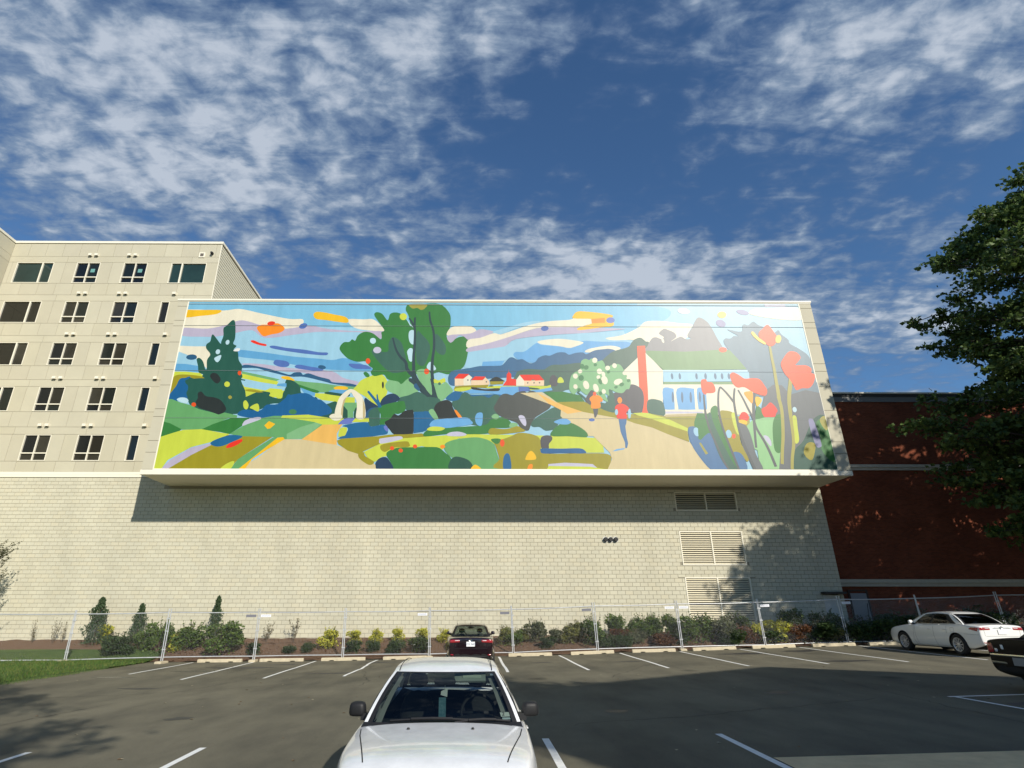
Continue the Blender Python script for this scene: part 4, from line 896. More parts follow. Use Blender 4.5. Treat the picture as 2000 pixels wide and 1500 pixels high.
for r, wt in enumerate(WT):
    wb = wt - WH
    panels(AX0, AX1, wt + .46, tops[r], [p + .2 * (r % 2) for p in P1])
    panels(AX0, AX1, wt + .02, wt + .46, [-26.2, -22.1, -18.2])
    x = AX0
    for (a, c, kind, ml) in win_cols(r):
        panels(x, a, wb - .02, wt + .02, [(x + a) / 2]); x = c
    panels(x, AX1, wb - .02, wt + .02, [x + 1.2])
    for ci, (a, c, kind, ml) in enumerate(win_cols(r)):
        b = MB(); w, t = c - a, .042
        b.box(0, w, -.02, .10, WH - t, WH); b.box(0, w, -.03, .10, 0, t); b.box(0, t, -.019, .10, t, WH - t); b.box(w - t, w, -.019, .10, t, WH - t)
        panes = []
        if kind == 'four':
            hz = .42; b.box(t, w - t, -.015, .10, hz, hz + .06); b.box(w / 2 - .028, w / 2 + .028, -.016, .10, t, hz); b.box(w / 2 - .028, w / 2 + .028, -.016, .10, hz + .06, WH - t)
            panes = [(t, w / 2 - .028, t, hz), (w / 2 + .028, w - t, t, hz), (t, w / 2 - .028, hz + .06, WH - t), (w / 2 + .028, w - t, hz + .06, WH - t)]
        elif kind == 'big':
            mx = ml - a; b.box(mx - .04, mx + .04, -.016, .10, t, WH - t); panes = [(t, mx - .04, t, WH - t), (mx + .04, w - t, t, WH - t)]
        else: panes = [(t, w - t, t, WH - t)]
        wo = b.build('window', frame_m, apt, loc=(a - AO.x, 0, wb - AO.z))
        for (p0, p1, q0, q1) in panes:
            b2 = MB(); tl = prn.uniform(-.004, .004); b2.poly([(p0, .07, q0), (p1, .07 + tl, q0), (p1, .07 + tl, q1), (p0, .07, q1)]); b2.build('pane', glass_green if r == 0 and ci in (0, 3) else prn.choice(glass_v), wo)
        if r == 0 and ci in (1, 2):
            b3 = MB(); b3.poly([(w * .62, .060, WH * .55), (w * .8, .060, WH * .55), (w * .8, .060, WH * .72), (w * .62, .060, WH * .72)]); b3.build('sticker', mat('sticker_teal', (.12, .30, .28), .6), wo)
        if kind == 'four': vx = [a + .75, a + 1.15] if ci == 1 else [a + .25, a + .65]
        elif kind == 'slim': vx = [a + .75]
        else: vx = []
        for q in vx:
            b4 = MB(); b4.box(-.10, .10, -.16, 0, 0, .15); v_ = b4.build('vent_hood', M['trim_white'], apt, loc=(q - AO.x, 0, wt + .47 - AO.z)); b5 = MB(); b5.box(-.06, .06, -.13, -.04, -.008, .03); b5.build('opening', M['black'], v_)
panels(AX0, AX1, 9.17, WT[4] - WH - .02, P1)
A('parapet_cap', M['trim_white'], AX0, AX1 + .08, -.06, .5, AZ1 - .16, AZ1)
A('corner_trim', M['trim_white'], AX1 - .03, AX1 + .012, -.012, .05, 9.2, AZ1 - .17)
# small louvre and camera near the roof corner
b = MB(); b.box(-.19, .19, -.05, 0, -.19, .19); vv = b.build('wall_vent', M['trim_white'], apt, loc=(-17.6 - AO.x, 0, 23.45 - AO.z)); b = MB(); b.box(-.11, .11, -.056, -.01, -.11, .11); b.build('grille', mat('grille', (.12, .10, .08), .7), vv)
b = MB(); b.lathe([(0, -.22), (.06, -.22), (.10, -.12), (.09, -.02), (.0, 0)], 12, 'y'); b.tube([(0, -.05, 0), (0, -.12, -.16)], .028); b.build('wall_lamp', M['dark'], apt, True, 50, loc=(-16.95 - AO.x, 0, 23.55 - AO.z))
# corrugated side wall
b = MB(); pts = []; z = 9.2; pitch = .20
while z < AZ1 - .3: pts += [(.0, z), (.0, z + .07), (.028, z + .085), (.028, z + pitch - .015)]; z += pitch
b.grid([[(AX1 - AO.x + d_, .02, q - AO.z) for d_, q in pts], [(AX1 - AO.x + d_, 24, q - AO.z) for d_, q in pts]]); b.build('corrugated_siding', M['siding'], apt)
A('side_cap', M['trim_white'], AX1 - .3, AX1 + .09, .5, 24, AZ1 - .16, AZ1 - .002)
# projecting wing at the far left
wing = MB(); wing.box(AX0 - 14 - AO.x, AX0 - AO.x, -14, .02, 0, AZ1 - AO.z - .17); wing.build('wing_core', M['panel_gap'], apt)
A('wing_cap', M['trim_white'], AX0 - .5, AX0 + .07, -14, -.061, AZ1 - .16, AZ1 + .001)
for a, c in ((AZ1 - 1.1, AZ1 - .18), (AZ1 - 1.6, AZ1 - 1.1), (20.3, AZ1 - 1.6), (16, 20.3), (9.2, 16)):
    for k in range(8): A('panel', prn.choice(panel_t), AX0 + .001, AX0 + .031, -.02 - 1.4 * (k + 1) + J / 2, -.02 - 1.4 * k - J / 2, a + J / 2, c - J / 2)
lw = MB(); lw.box(AX0 - 14 - AO.x, AX0 - AO.x, -14, 0.0, -9, -.01); lw.build('wing_base', M['cmu'], apt)
# ------------------------------------------------------------------ brick building on the right
def brick_mat():
    m = bpy.data.materials.new('red_brick'); m.use_nodes = True; nt = m.node_tree; N = nt.nodes.new; L = nt.links.new; b = nt.nodes['Principled BSDF']
    g = N('ShaderNodeNewGeometry'); sp = N('ShaderNodeSeparateXYZ'); L(g.outputs['Position'], sp.inputs[0]); cb = N('ShaderNodeCombineXYZ')
    ad = N('ShaderNodeMath'); ad.operation = 'ADD'; L(sp.outputs[0], ad.inputs[0]); L(sp.outputs[1], ad.inputs[1]); L(ad.outputs[0], cb.inputs[0]); L(sp.outputs[2], cb.inputs[1])
    t = N('ShaderNodeTexBrick'); L(cb.outputs[0], t.inputs[0]); t.inputs['Scale'].default_value = 1; t.inputs['Brick Width'].default_value = .215; t.inputs['Row Height'].default_value = .075; t.inputs['Mortar Size'].default_value = .006
    t.inputs['Color1'].default_value = (.25, .068, .031, 1); t.inputs['Color2'].default_value = (.17, .044, .021, 1); t.inputs['Mortar'].default_value = (.16, .09, .06, 1)
    n = N('ShaderNodeTexNoise'); n.inputs['Scale'].default_value = .8; n.inputs['Detail'].default_value = 6; L(g.outputs['Position'], n.inputs[0]); r = N('ShaderNodeValToRGB'); L(n.outputs[0], r.inputs[0])
    r.color_ramp.elements[0].position = .3; r.color_ramp.elements[1].position = .7; r.color_ramp.elements[0].color = (.78, .76, .76, 1); r.color_ramp.elements[1].color = (1.1, 1.1, 1.1, 1)
    x = N('ShaderNodeMix'); x.data_type = 'RGBA'; x.blend_type = 'MULTIPLY'; x.inputs[0].default_value = 1; L(t.outputs[0], x.inputs[6]); L(r.outputs[0], x.inputs[7]); L(x.outputs[2], b.inputs['Base Color'])
    b.inputs['Roughness'].default_value = .9; b.inputs['Specular IOR Level'].default_value = .15; bp = N('ShaderNodeBump'); bp.inputs['Strength'].default_value = .5; bp.inputs['Distance'].default_value = .006; bp.invert = True; L(t.outputs[1], bp.inputs['Height']); L(bp.outputs[0], b.inputs['Normal'])
    return m
YR = 34.0
bk = empty('brick_building', (30, YR, .6)); BO = Vector((30, YR, .6))
tag(bk, 'dark red brick building with pale stone bands right of the block wall', 'building')
def Q(name, m, x0, x1, y0, y1, z0, z1): return bx(name, m, x0 - BO.x, x1 - BO.x, y0, y1, z0 - BO.z, z1 - BO.z, bk)
stone = mat('band_stone', lin(196, 190, 172), .7, .08, 3)
rbm = brick_mat()
b = MB(); b.box(19.36 - BO.x, 40, 0, 25, -.6, 14.5 - BO.z); b.build('brick_wall', rbm, bk)
Q('parapet', mat('parapet_metal', lin(120, 120, 118), .5), 19.36, 70, -.06, .4, 14.28, 14.62); Q('parapet_cap', M['trim_white'], 19.36, 70, -.16, .5, 14.80, 14.90); Q('parapet_rail', mat('parapet_dark', lin(60, 60, 60), .6), 19.36, 70, -.1, .45, 14.621, 14.799)
Q('stone_band', stone, 19.36, 70, -.08, .02, 9.88, 10.04); Q('stone_band', stone, 19.36, 70, -.13, .02, 10.045, 10.22)
Q('stone_band', stone, 19.36, 70, -.08, .02, 3.24, 3.42); Q('stone_band', stone, 19.36, 70, -.14, .02, 3.425, 3.62)
dd = Q('door', mat('door_pale', lin(150, 152, 156), .5), 21.15, 22.05, -.05, .03, .95, 2.88)
Q('door_frame', mat('frame_brown', (.06, .04, .03), .7), 21.05, 21.149, -.06, .03, .95, 2.98); Q('door_frame', MATS['frame_brown'], 22.051, 22.15, -.06, .03, .95, 2.98); Q('door_frame', MATS['frame_brown'], 21.05, 22.15, -.06, .03, 2.981, 3.06)
b = MB(); b.tube([(21.55 - BO.x, -.5, .4), (21.95 - BO.x, -.1, 1.75)], .02); b.build('handrail', M['dark'], bk)

# ------------------------------------------------------------------ wheel stops
def make_stop():
    b = MB(); L_, h = .975, .13; prof = [(-.085, 0), (-.075, h - .03), (-.05, h), (.05, h), (.075, h - .03), (.085, 0)]
    b.grid([[(-L_, y, z) for y, z in prof], [(-L_ * .985, y, z) for y, z in prof]] )
    b = MB(); xs = [-L_, -L_ + .02, -.62, -.60, -.42, -.40, .40, .42, .60, .62, L_ - .02, L_]
    P = []
    for x in xs:
        up = .035 if (.41 < abs(x) < .61) else 0; s = .93 if abs(x) > L_ - .01 else 1
        P.append([(x, y * s, max(z * s, up)) for y, z in prof])
    b.grid(P); b.poly(P[0]); b.poly(P[-1][::-1]); return b
stop_me = make_stop().mesh('wheel_stop', M['concrete'])
STOPS = [-11.25, -8.5, -5.75, -3.0, -.2, 2.62, 5.42, 8.2, 10.95, 13.65, 16.4, 19.0]
names = ['farthest left, beside the lawn', 'second from the left', 'third from the left', 'just left of the white foreground car', 'hidden in front of the dark red saloon', 'just right of the dark red saloon', 'second to the right of the dark red saloon', 'third to the right of the dark red saloon', 'fourth to the right of the dark red saloon', 'fifth to the right of the dark red saloon', 'next to the white parked saloon', 'in front of the white parked saloon']
for i, x in enumerate(STOPS):
    o = link('wheel_stop', stop_me, None, (x, 28.40, ground(x, 28.4) + .002)); o.rotation_euler = (0, -math.atan((ground(x + .9, 28.4) - ground(x - .9, 28.4)) / 1.8), random.Random(i).uniform(-.02, .02))
    tag(o, 'concrete wheel stop on the asphalt, ' + names[i], 'wheel stop', 'wheel stops along the fence')
# ------------------------------------------------------------------ temporary chain link fence
POSTS = [(-21.3, 26.7), (-17.5, 27.4), (-13.66, 28.03), (-9.8, 28.53), (-5.9, 28.9), (-1.95, 28.9), (1.9, 28.9), (5.78, 28.9), (9.68, 28.9), (13.55, 28.9), (17.42, 28.9), (21.1, 28.9), (25.0, 28.9), (28.9, 28.9)]
FB = [-.02, -.03, .04, .045, .07, .11, .17, .32, .41, .48, .61, .66, .80, .9]
FW, FH = 3.78, 1.88
def panel_parts():
    f = MB(); r = .023
    f.tube([(0, 0, -.1), (0, 0, FH + .16)], r, 8); f.tube([(FW, 0, -.1), (FW, 0, FH + .16)], r, 8)
    n = 8
    f.tube([(FW * i / n, 0, FH - .02 * math.sin(math.pi * i / n)) for i in range(n + 1)], .023, 8); f.tube([(FW * i / n, 0, .04 + .01 * math.sin(math.pi * i / n)) for i in range(n + 1)], .023, 8)
    fr = f.mesh('frame', M['steel'], True, 50)
    w = MB(); d = .062; nw = int(FW / d); h = .031; ns = int((FH - .08) / h)
    for k in range(nw):
        x = .03 + k * d; pts = [(x + (d * .52 if j % 2 else -d * .02), -.003 if j % 2 else .003, .05 + j * h) for j in range(ns + 1)]
        i0 = len(w.v); rr = .0015
        for p in pts: w.v += [(p[0] - rr, p[1], p[2]), (p[0] + rr, p[1] - rr, p[2]), (p[0] + rr * .5, p[1] + rr, p[2])]
        for j in range(ns):
            for q in range(3): w.f.append((i0 + j * 3 + q, i0 + j * 3 + (q + 1) % 3, i0 + (j + 1) * 3 + (q + 1) % 3, i0 + (j + 1) * 3 + q)); w.m.append(0)
    wr = w.mesh('chain_link', M['wire'])
    c = MB()
    z = 0; c.box(FW - .03, FW + .12, -.03, .03, z - .02, z + .02); c.tube([(FW + .045, -.05, z), (FW + .045, .05, z)], .012)
    cl = c.mesh('clamp', M['steel'])
    return fr, wr, cl
fr_me, wr_me, cl_me = panel_parts()
fb = MB(); fb.grid([[(x * s, y * s, z) for x, y in ((-.33, -.12), (-.3, -.15), (.3, -.15), (.33, -.12), (.33, .12), (.3, .15), (-.3, .15), (-.33, .12), (-.33, -.12))] for z, s in ((0, 1), (.07, 1), (.10, .9))][::-1]); fb.poly([(-.29, -.13, .10), (.29, -.13, .10), (.29, .13, .10), (-.29, .13, .10)])
foot_me = fb.mesh('fence_foot', M['concrete'])
PWHERE = ['leftmost, standing on the lawn', 'second from the left, in front of the first conifer', 'third from the left, in front of the rounded green shrubs', 'fourth from the left, in front of bare mulch', 'fifth from the left, in front of the row of yellow shrubs', 'behind the dark red saloon', 'seventh from the left, right of the dark red saloon', 'eighth from the left, before the rounded shrubs', 'ninth from the left, before the tall louvre', 'tenth from the left, before the shaded block wall', 'eleventh from the left, before the grey brick-side door', 'behind the white parked saloon', 'rightmost, behind the trunk of the white parked saloon']
tag_sides = {2: (1, 'tag_grey'), 3: (0, 'tag_white'), 4: (1, 'tag_white'), 5: (1, 'tag_grey'), 6: (1, 'tag_grey'), 7: (1, 'tag_white'), 8: (0, 'tag_white'), 9: (0, 'tag_white'), 10: (0, 'tag_white')}
tagm = {'tag_grey': mat('tag_grey', (.16, .16, .18), .6), 'tag_white': mat('tag_white', (.75, .75, .76), .6)}
for i in range(len(POSTS) - 1):
    (xa, ya), (xb, yb) = POSTS[i], POSTS[i + 1]; za, zb = FB[i] - .03, FB[i + 1] - .03
    d = Vector((xb - xa, yb - ya, zb - za)); p = empty('chain_link_fence', (xa + .03, ya, za)); p.rotation_euler = (random.Random(i).uniform(-.012, .012), -math.asin(d.z / d.length), math.atan2(d.y, d.x)); p.scale = ((d.length - .075) / FW, 1, 1)
    tag(p, 'chain link fence panel, ' + PWHERE[i], 'fence panel', 'temporary fence panels along the planting bed')
    link('frame', fr_me, p); link('chain_link', wr_me, p); [link('clamp', cl_me, p, (0, 0, z_)) for z_ in (.35, 1.1, 1.62)]
    if i in tag_sides:
        sd, tm = tag_sides[i]; b = MB(); x0 = FW - .52 if sd else .06; b.box(x0, x0 + .44, -.026, -.022, FH - .21, FH - .10); t_ = b.build('sign_tag', tagm[tm], p)
        if tm == 'tag_white':
            b = MB()
            for q in range(5): b.lathe([(.022, -.0265), (.034, -.0265)], 8, 'y', c=(x0 + .07 + q * .072, 0, FH - .155))
            b.build('print', mat('tag_print', (.32, .36, .45), .6), t_)
    fo = link('ballast_block', foot_me, None, (xa, ya - .02, ground(xa, ya) - .01 if i > 1 else za - .05)); fo.rotation_euler = (0, 0, math.pi / 2 + .2 * math.sin(i * 3))
    tag(fo, 'concrete block under fence post, %s from the left' % ORD[i], 'block', 'concrete feet under the fence posts')
# ------------------------------------------------------------------ plants
def leafmat(name, c, c2, rough=.55):
    m = bpy.data.materials.new(name); m.use_nodes = True; nt = m.node_tree; N = nt.nodes.new; L = nt.links.new; nt.nodes.remove(nt.nodes['Principled BSDF'])
    out = nt.nodes['Material Output']; g = N('ShaderNodeNewGeometry'); r = N('ShaderNodeValToRGB'); L(g.outputs['Random Per Island'], r.inputs[0])
    r.color_ramp.elements[0].color = (*c, 1); r.color_ramp.elements[1].color = (*c2, 1)
    d = N('ShaderNodeBsdfPrincipled'); d.inputs['Roughness'].default_value = rough; d.inputs['Specular IOR Level'].default_value = .35; L(r.outputs[0], d.inputs['Base Color'])
    t = N('ShaderNodeBsdfTranslucent'); L(r.outputs[0], t.inputs[0]); mx = N('ShaderNodeMixShader'); mx.inputs[0].default_value = .34; L(d.outputs[0], mx.inputs[1]); L(t.outputs[0], mx.inputs[2]); L(mx.outputs[0], out.inputs[0]); return m
LM = dict(green=leafmat('leaf_green', (.05, .10, .018), (.14, .20, .04)), yel=leafmat('leaf_yellow', (.34, .36, .03), (.62, .58, .07)), dark=leafmat('leaf_dark', (.025, .055, .016), (.075, .12, .035)), lite=leafmat('leaf_light', (.10, .13, .03), (.26, .25, .07)),
          sage=leafmat('leaf_sage', (.075, .095, .045), (.17, .18, .09)), red=leafmat('leaf_red', (.09, .03, .014), (.20, .09, .03)), col=leafmat('leaf_conifer', (.030, .062, .026), (.085, .125, .055)), weed=leafmat('leaf_weed', (.12, .11, .06), (.24, .21, .12)), rose=leafmat('leaf_rose', (.03, .06, .014), (.09, .13, .03)),
          tree=leafmat('leaf_tree', (.026, .058, .012), (.14, .205, .050)))
stem_m = mat('stem', (.09, .065, .045), .9); bark_m = mat('bark', (.065, .055, .045), .95, .4, 9, .8, 25); flower_m = mat('petal', (.8, .78, .72), .6)
def leaf(b, p, s, rnd, up=.3, mi=0, asp=.5):
    d = Vector((rnd.gauss(0, 1), rnd.gauss(0, 1), rnd.gauss(up, .7))).normalized(); q = d.orthogonal().normalized(); q.rotate(Matrix.Rotation(rnd.uniform(0, 6.28), 3, d)); n = d.cross(q)
    p = Vector(p); i = len(b.v)
    b.v += [tuple(p), tuple(p + d * s * .5 + q * s * asp + n * s * .12), tuple(p + d * s), tuple(p + d * s * .5 - q * s * asp + n * s * .12)]
    b.f += [(i, i + 1, i + 2), (i, i + 2, i + 3)]; b.m += [mi, mi]
def shrub_mesh(kind, seed):
    rnd = random.Random(seed); b = MB(); st = MB()
    if kind == 'col':
        for i in range(2300):
            t = rnd.random() ** .8; r = .5 * (1 - t) ** .55 * (1 + .32 * math.sin(t * 17 + seed) + .25 * noise.noise(Vector((t * 7, seed, rnd.random() * 2)))); a = rnd.uniform(0, 6.28); rr = r * rnd.uniform(.45, 1.05)
            leaf(b, (rr * math.cos(a), rr * math.sin(a), .02 + t * .98), rnd.uniform(.03, .06), rnd, .8)
        st.tube([(0, 0, -.05), (0, 0, .9)], .02, 5)
    elif kind == 'weed':
        for k in range(7):
            a = rnd.uniform(0, 6.28); top = Vector((math.cos(a) * rnd.uniform(.1, .5), math.sin(a) * rnd.uniform(.1, .5), rnd.uniform(.55, 1.0))); pts = [Vector((0, 0, -.05)).lerp(top, t) + Vector((rnd.gauss(0, .02), rnd.gauss(0, .02), 0)) for t in (0, .35, .7, 1)]
            st.tube(pts, .008, 4)
            for j in range(26):
                t = rnd.uniform(.3, 1.05); leaf(b, pts[0].lerp(top, t) + Vector((rnd.gauss(0, .05), rnd.gauss(0, .05), rnd.gauss(0, .03))), rnd.uniform(.04, .09), rnd)
    else:
        lobes = []
        K = {'yel': 6, 'dark': 8, 'red': 7}.get(kind, 8)
        for k in range(K):
            a = rnd.uniform(0, 6.28); rr = rnd.uniform(.05, .33); lobes.append((Vector((math.cos(a) * rr, math.sin(a) * rr, rnd.uniform(.32, .82))), rnd.uniform(.15, .26)))
        for (c, r) in lobes:
            st.tube([(0, 0, -.05), tuple(c * .5 + Vector((0, 0, .02))), tuple(c)], .014, 4, r1=.006)
            for j in range(250 if kind != 'yel' else 190):
                d = Vector((rnd.gauss(0, 1), rnd.gauss(0, 1), rnd.gauss(0, 1))).normalized() * r * rnd.uniform(.55, 1.12) ** .7; p = c + d
                if p.z < .03: p.z = rnd.uniform(.03, .2)
                leaf(b, p, rnd.uniform(.05, .095) * (1.2 if kind in ('yel', 'sage') else 1), rnd, .5 if kind != 'yel' else 1.0, asp=.42)
        for j in range(120):
            a = rnd.uniform(0, 6.28); rr = rnd.uniform(.1, .42); leaf(b, (math.cos(a) * rr, math.sin(a) * rr, rnd.uniform(.02, .4)), .07, rnd)
        for j in range(14):
            a = rnd.uniform(0, 6.28); rr = rnd.uniform(.05, .35); z = rnd.uniform(.85, 1.12); st.tube([(0, 0, .2), (math.cos(a) * rr, math.sin(a) * rr, z)], .005, 3)
            for q in range(5): leaf(b, (math.cos(a) * rr * (.8 + .05 * q), math.sin(a) * rr * (.8 + .05 * q), z * (.8 + .05 * q)), .06, rnd)
        if kind == 'rose':
            for j in range(14):
                a = rnd.uniform(0, 6.28); leaf(b, (math.cos(a) * .4, math.sin(a) * .4, rnd.uniform(.3, .9)), .09, rnd, mi=1)
    return b.mesh('foliage', [LM[kind], flower_m]), st.mesh('stems', stem_m)
PL = [('col', -18.45, 30.68, 2.18, 1.04), ('col', -16.57, 31.0, 1.8, 0.75), ('col', -12.8, 31.0, 2.12, 0.68), ('weed', -21.61, 31.0, 1.06, 0.5), ('weed', -20.64, 31.0, 1.1, 0.5), ('weed', -20.2, 31.0, 1.1, 0.4), ('weed', -10.16, 31.0, 0.9, 0.86), ('weed', -8.82, 31.0, 1.2, 0.66), ('weed', -12.17, 31.0, 0.94, 0.76), ('yel', -18.14, 31.0, 0.76, 0.7), ('dark', -16.4, 29.36, 0.97, 1.65), ('green', -14.8, 29.8, 1.35, 1.25), ('green', -13.47, 30.06, 1.16, 1.5), ('green', -11.71, 29.6, 1.27, 1.81), ('yel', -14.09, 29.96, 0.75, 0.72), ('dark', -7.76, 29.78, 0.43, 0.58), ('yel', -6.77, 30.14, 0.85, 0.98), ('yel', -5.75, 30.7, 0.55, 0.7), ('yel', -4.68, 30.74, 0.61, 0.65), ('yel', -3.66, 30.76, 0.64, 0.7), ('yel', -2.4, 30.66, 0.62, 0.65), ('yel', -1.4, 30.68, 0.6, 0.6), ('dark', -5.57, 29.66, 0.52, 0.96), ('dark', -4.66, 29.68, 0.54, 0.67), ('dark', -3.59, 29.44, 0.61, 0.86), ('rose', -2.43, 29.5, 0.7, 0.96), ('lite', 1.55, 30.14, 0.81, 0.83), ('lite', 2.5, 30.6, 0.59, 0.75), ('sage', 3.11, 30.42, 0.96, 0.89), ('sage', 4.07, 30.36, 0.59, 0.69), ('lite', 4.71, 30.18, 0.81, 0.94), ('green', 5.79, 29.82, 1.21, 0.97), ('green', 7.21, 30.38, 1.05, 1.05), ('red', 7.21, 30.1, 0.59, 0.99), ('dark', 7.15, 29.28, 0.61, 0.72), ('green', 8.37, 30.42, 1.01, 1.25), ('green', 9.73, 30.44, 0.97, 0.85), ('red', 9.12, 29.56, 0.53, 1.21), ('green', 10.8, 29.8, 1.17, 1.56), ('sage', 12.14, 29.52, 1.06, 0.97), ('dark', 12.16, 29.2, 0.74, 1.05), ('red', 12.91, 29.44, 0.75, 0.87), ('yel', 13.53, 29.52, 0.8, 0.63), ('yel', 14.5, 29.42, 0.89, 1.11), ('red', 15.29, 29.2, 0.79, 0.96), ('dark', 16.22, 29.15, 0.94, 1.44), ('lite', 16.91, 29.24, 0.66, 0.82), ('dark', 17.9, 29.15, 0.92, 1.2), ('dark', 18.93, 29.15, 1.03, 1.44), ('dark', 20.15, 29.3, 1.16, 1.55), ('dark', 21.78, 29.74, 1.11, 1.48), ('dark', 23.97, 29.62, 1.24, 1.72), ('dark', 25.3, 29.54, 1.1, 1.22)] + [('green', 2.0, 30.1, .7, .8), ('dark', 3.6, 29.7, .5, .9), ('lite', 5.2, 30.6, .8, .8), ('dark', 6.4, 29.5, .55, .9), ('sage', 7.9, 29.9, .6, .8), ('green', 9.0, 30.7, 1.0, .9), ('dark', 10.0, 29.6, .55, .9), ('lite', 11.6, 30.2, .9, .9), ('green', 13.0, 30.4, 1.0, 1.0), ('dark', 14.0, 29.3, .6, .9), ('green', 15.4, 30.2, 1.1, 1.1), ('green', 17.4, 30.3, 1.0, 1.1), ('dark', -10.2, 29.6, .5, .9), ('lite', -.9, 29.8, .5, .7), ('green', -15.6, 29.9, .8, .9), ('dark', -8.6, 29.7, .35, .7)]
VAR = {}
KN = dict(col='narrow_conifer', weed='young_plant', yel='yellow_shrub', dark='dark_shrub', green='green_shrub', rose='rose_shrub', lite='light_green_shrub', sage='grey_green_shrub', red='red_leaved_shrub')
KL = dict(col='narrow upright dark green conifer', weed='thin half bare young plant', yel='bright yellow leaved shrub', dark='low dark green shrub', green='rounded mid green shrub', rose='dark shrub dotted with white blooms', lite='loose yellowish green shrub', sage='upright grey green shrub', red='brownish red leaved shrub')
cnt = {}
for i, (k, x, y, h, w) in enumerate(sorted(PL, key=lambda q: q[1])):
    nk = cnt.get(k, 0); cnt[k] = nk + 1; vk = (k, nk % 3)
    if vk not in VAR: VAR[vk] = shrub_mesh(k, 31 + nk * 7 + len(k))
    fm, sm_ = VAR[vk]; e = empty(KN[k], (x, y, bed(x, y) + .0), nk * 1.7 + i); ws = 1.32 if k not in ('col', 'weed') else 1.28 if k == 'col' else 1.08; ws *= .85 if x < -10 and k != 'col' else 1; ws *= 1.12 if x > 11 and k != 'col' else 1; e.scale = (w * ws, w * ws * .9, h * (1.06 if k not in ('col', 'weed') else 1))
    link('foliage', fm, e); link('stems', sm_, e)
    tot = sum(1 for q in PL if q[0] == k)
    tag(e, '%s in the bed%s' % (KL[k], ', %s such from the left' % ORD[nk] if tot > 1 else ', left of the dark red saloon'), 'conifer' if k == 'col' else 'shrub', 'planting bed: ' + KN[k].replace('_', ' ') + 's')
# sapling at the far left edge
def limb(b, p, q, r0, r1, rnd, n=5, wob=.06, sides=6):
    p, q = Vector(p), Vector(q); L_ = (q - p).length; pts = []
    for i in range(n + 1):
        t = i / n; o = Vector((rnd.gauss(0, 1), rnd.gauss(0, 1), rnd.gauss(0, 1))) * L_ * wob * math.sin(math.pi * t); pts.append(p.lerp(q, t) + o)
    b.tube(pts, r0, sides, r1=r1, cap=False); return pts
sp = empty('sapling', (-23.05, 29.2, bed(-23.05, 29.2))); tag(sp, 'thin young tree with sparse narrow leaves at the left edge of the picture', 'tree')
rnd = random.Random(4); tb, lb = MB(), MB(); tr = limb(tb, (0, 0, -.1), (-.1, 0, 4.9), .05, .012, rnd, 8, .01)
for k in range(44):
    t = rnd.uniform(.32, 1); base = Vector((0, 0, -.1)).lerp(Vector((-.1, 0, 4.9)), t); a = rnd.uniform(0, 6.28); ln = rnd.uniform(.6, 1.5) * (1.15 - .6 * t); tip = base + Vector((math.cos(a) * ln * .85, math.sin(a) * ln * .85, ln * .75)); pts = limb(tb, base, tip, .012, .003, rnd, 4, .05, 4)
    for j in range(26):
        q = base.lerp(tip, rnd.uniform(.25, 1.05)); leaf(lb, q + Vector((rnd.gauss(0, .03), rnd.gauss(0, .03), rnd.gauss(0, .03))), rnd.uniform(.07, .14), rnd, .2, asp=.2)
tb.build('trunk', bark_m, sp); lb.build('crown', leafmat('leaf_sapling', (.045, .05, .02), (.12, .12, .05)), sp)
# ------------------------------------------------------------------ big trees
def big_tree(name, base, label, clumps, trunk_top, seed, leaves=230, ls=.2, r0=.42, lm='tree', forks=6, flat=.55):
    rnd = random.Random(seed); e = empty(name, base); tag(e, label, 'tree'); B0 = Vector(base); tb = MB(); lb = MB()
    top = Vector(trunk_top) - B0; spine = limb(tb, (0, 0, -.3), top, r0, r0 * .35, rnd, 9, .015, 10)
    mains = []
    for k in range(forks):
        t = .3 + .65 * k / forks; mains.append(Vector((0, 0, 0)).lerp(top, t))
    for (c, r) in clumps:
        c = Vector(c) - B0; m_ = min(mains, key=lambda q: (q - c).length + max(0, q.z - c.z) * 1.5); mid = m_.lerp(c, .55) + Vector((rnd.gauss(0, .3), rnd.gauss(0, .3), rnd.uniform(.0, .5)))
        ln = (c - m_).length; limb(tb, m_, mid, .03 + ln * .012, .03 + ln * .005, rnd, 4, .03, 5); limb(tb, mid, c, .03 + ln * .005, .012, rnd, 4, .04, 4)
        for q in range(5):
            d = Vector((rnd.gauss(0, 1), rnd.gauss(0, 1), rnd.gauss(0, .5))).normalized() * r; limb(tb, c, c + d * .9, .012, .004, rnd, 3, .06, 3)
        n = int(leaves * r * r)
        subs = [(Vector((rnd.gauss(0, .5), rnd.gauss(0, .5), rnd.gauss(0, .5 * flat))) * r, rnd.uniform(.25, .5) * r) for _ in range(7)]
        for j in range(n):
            s0, sr = rnd.choice(subs); d = Vector((rnd.gauss(0, 1), rnd.gauss(0, 1), rnd.gauss(0, flat))) * sr * .62
            leaf(lb, c + s0 + d, rnd.uniform(.65, 1.2) * ls, rnd, -.1, asp=.42)
    tb.build('trunk', bark_m, e, True); lb.build('crown', LM[lm], e); return e
rnd = random.Random(21); cl = []
TY0 = 25.0
PROF = [(3.6, 24.5), (5.2, 22.6), (6.4, 22.0), (9.4, 21.4), (11.7, 22.3), (12.9, 23.3), (13.9, 23.2), (15.2, 22.6), (16.6, 21.7), (18.2, 22.0), (19.4, 23.2), (21.0, 24.6), (22.6, 25.9), (23.8, 28.8), (24.6, 30.5), (25.6, 33)]
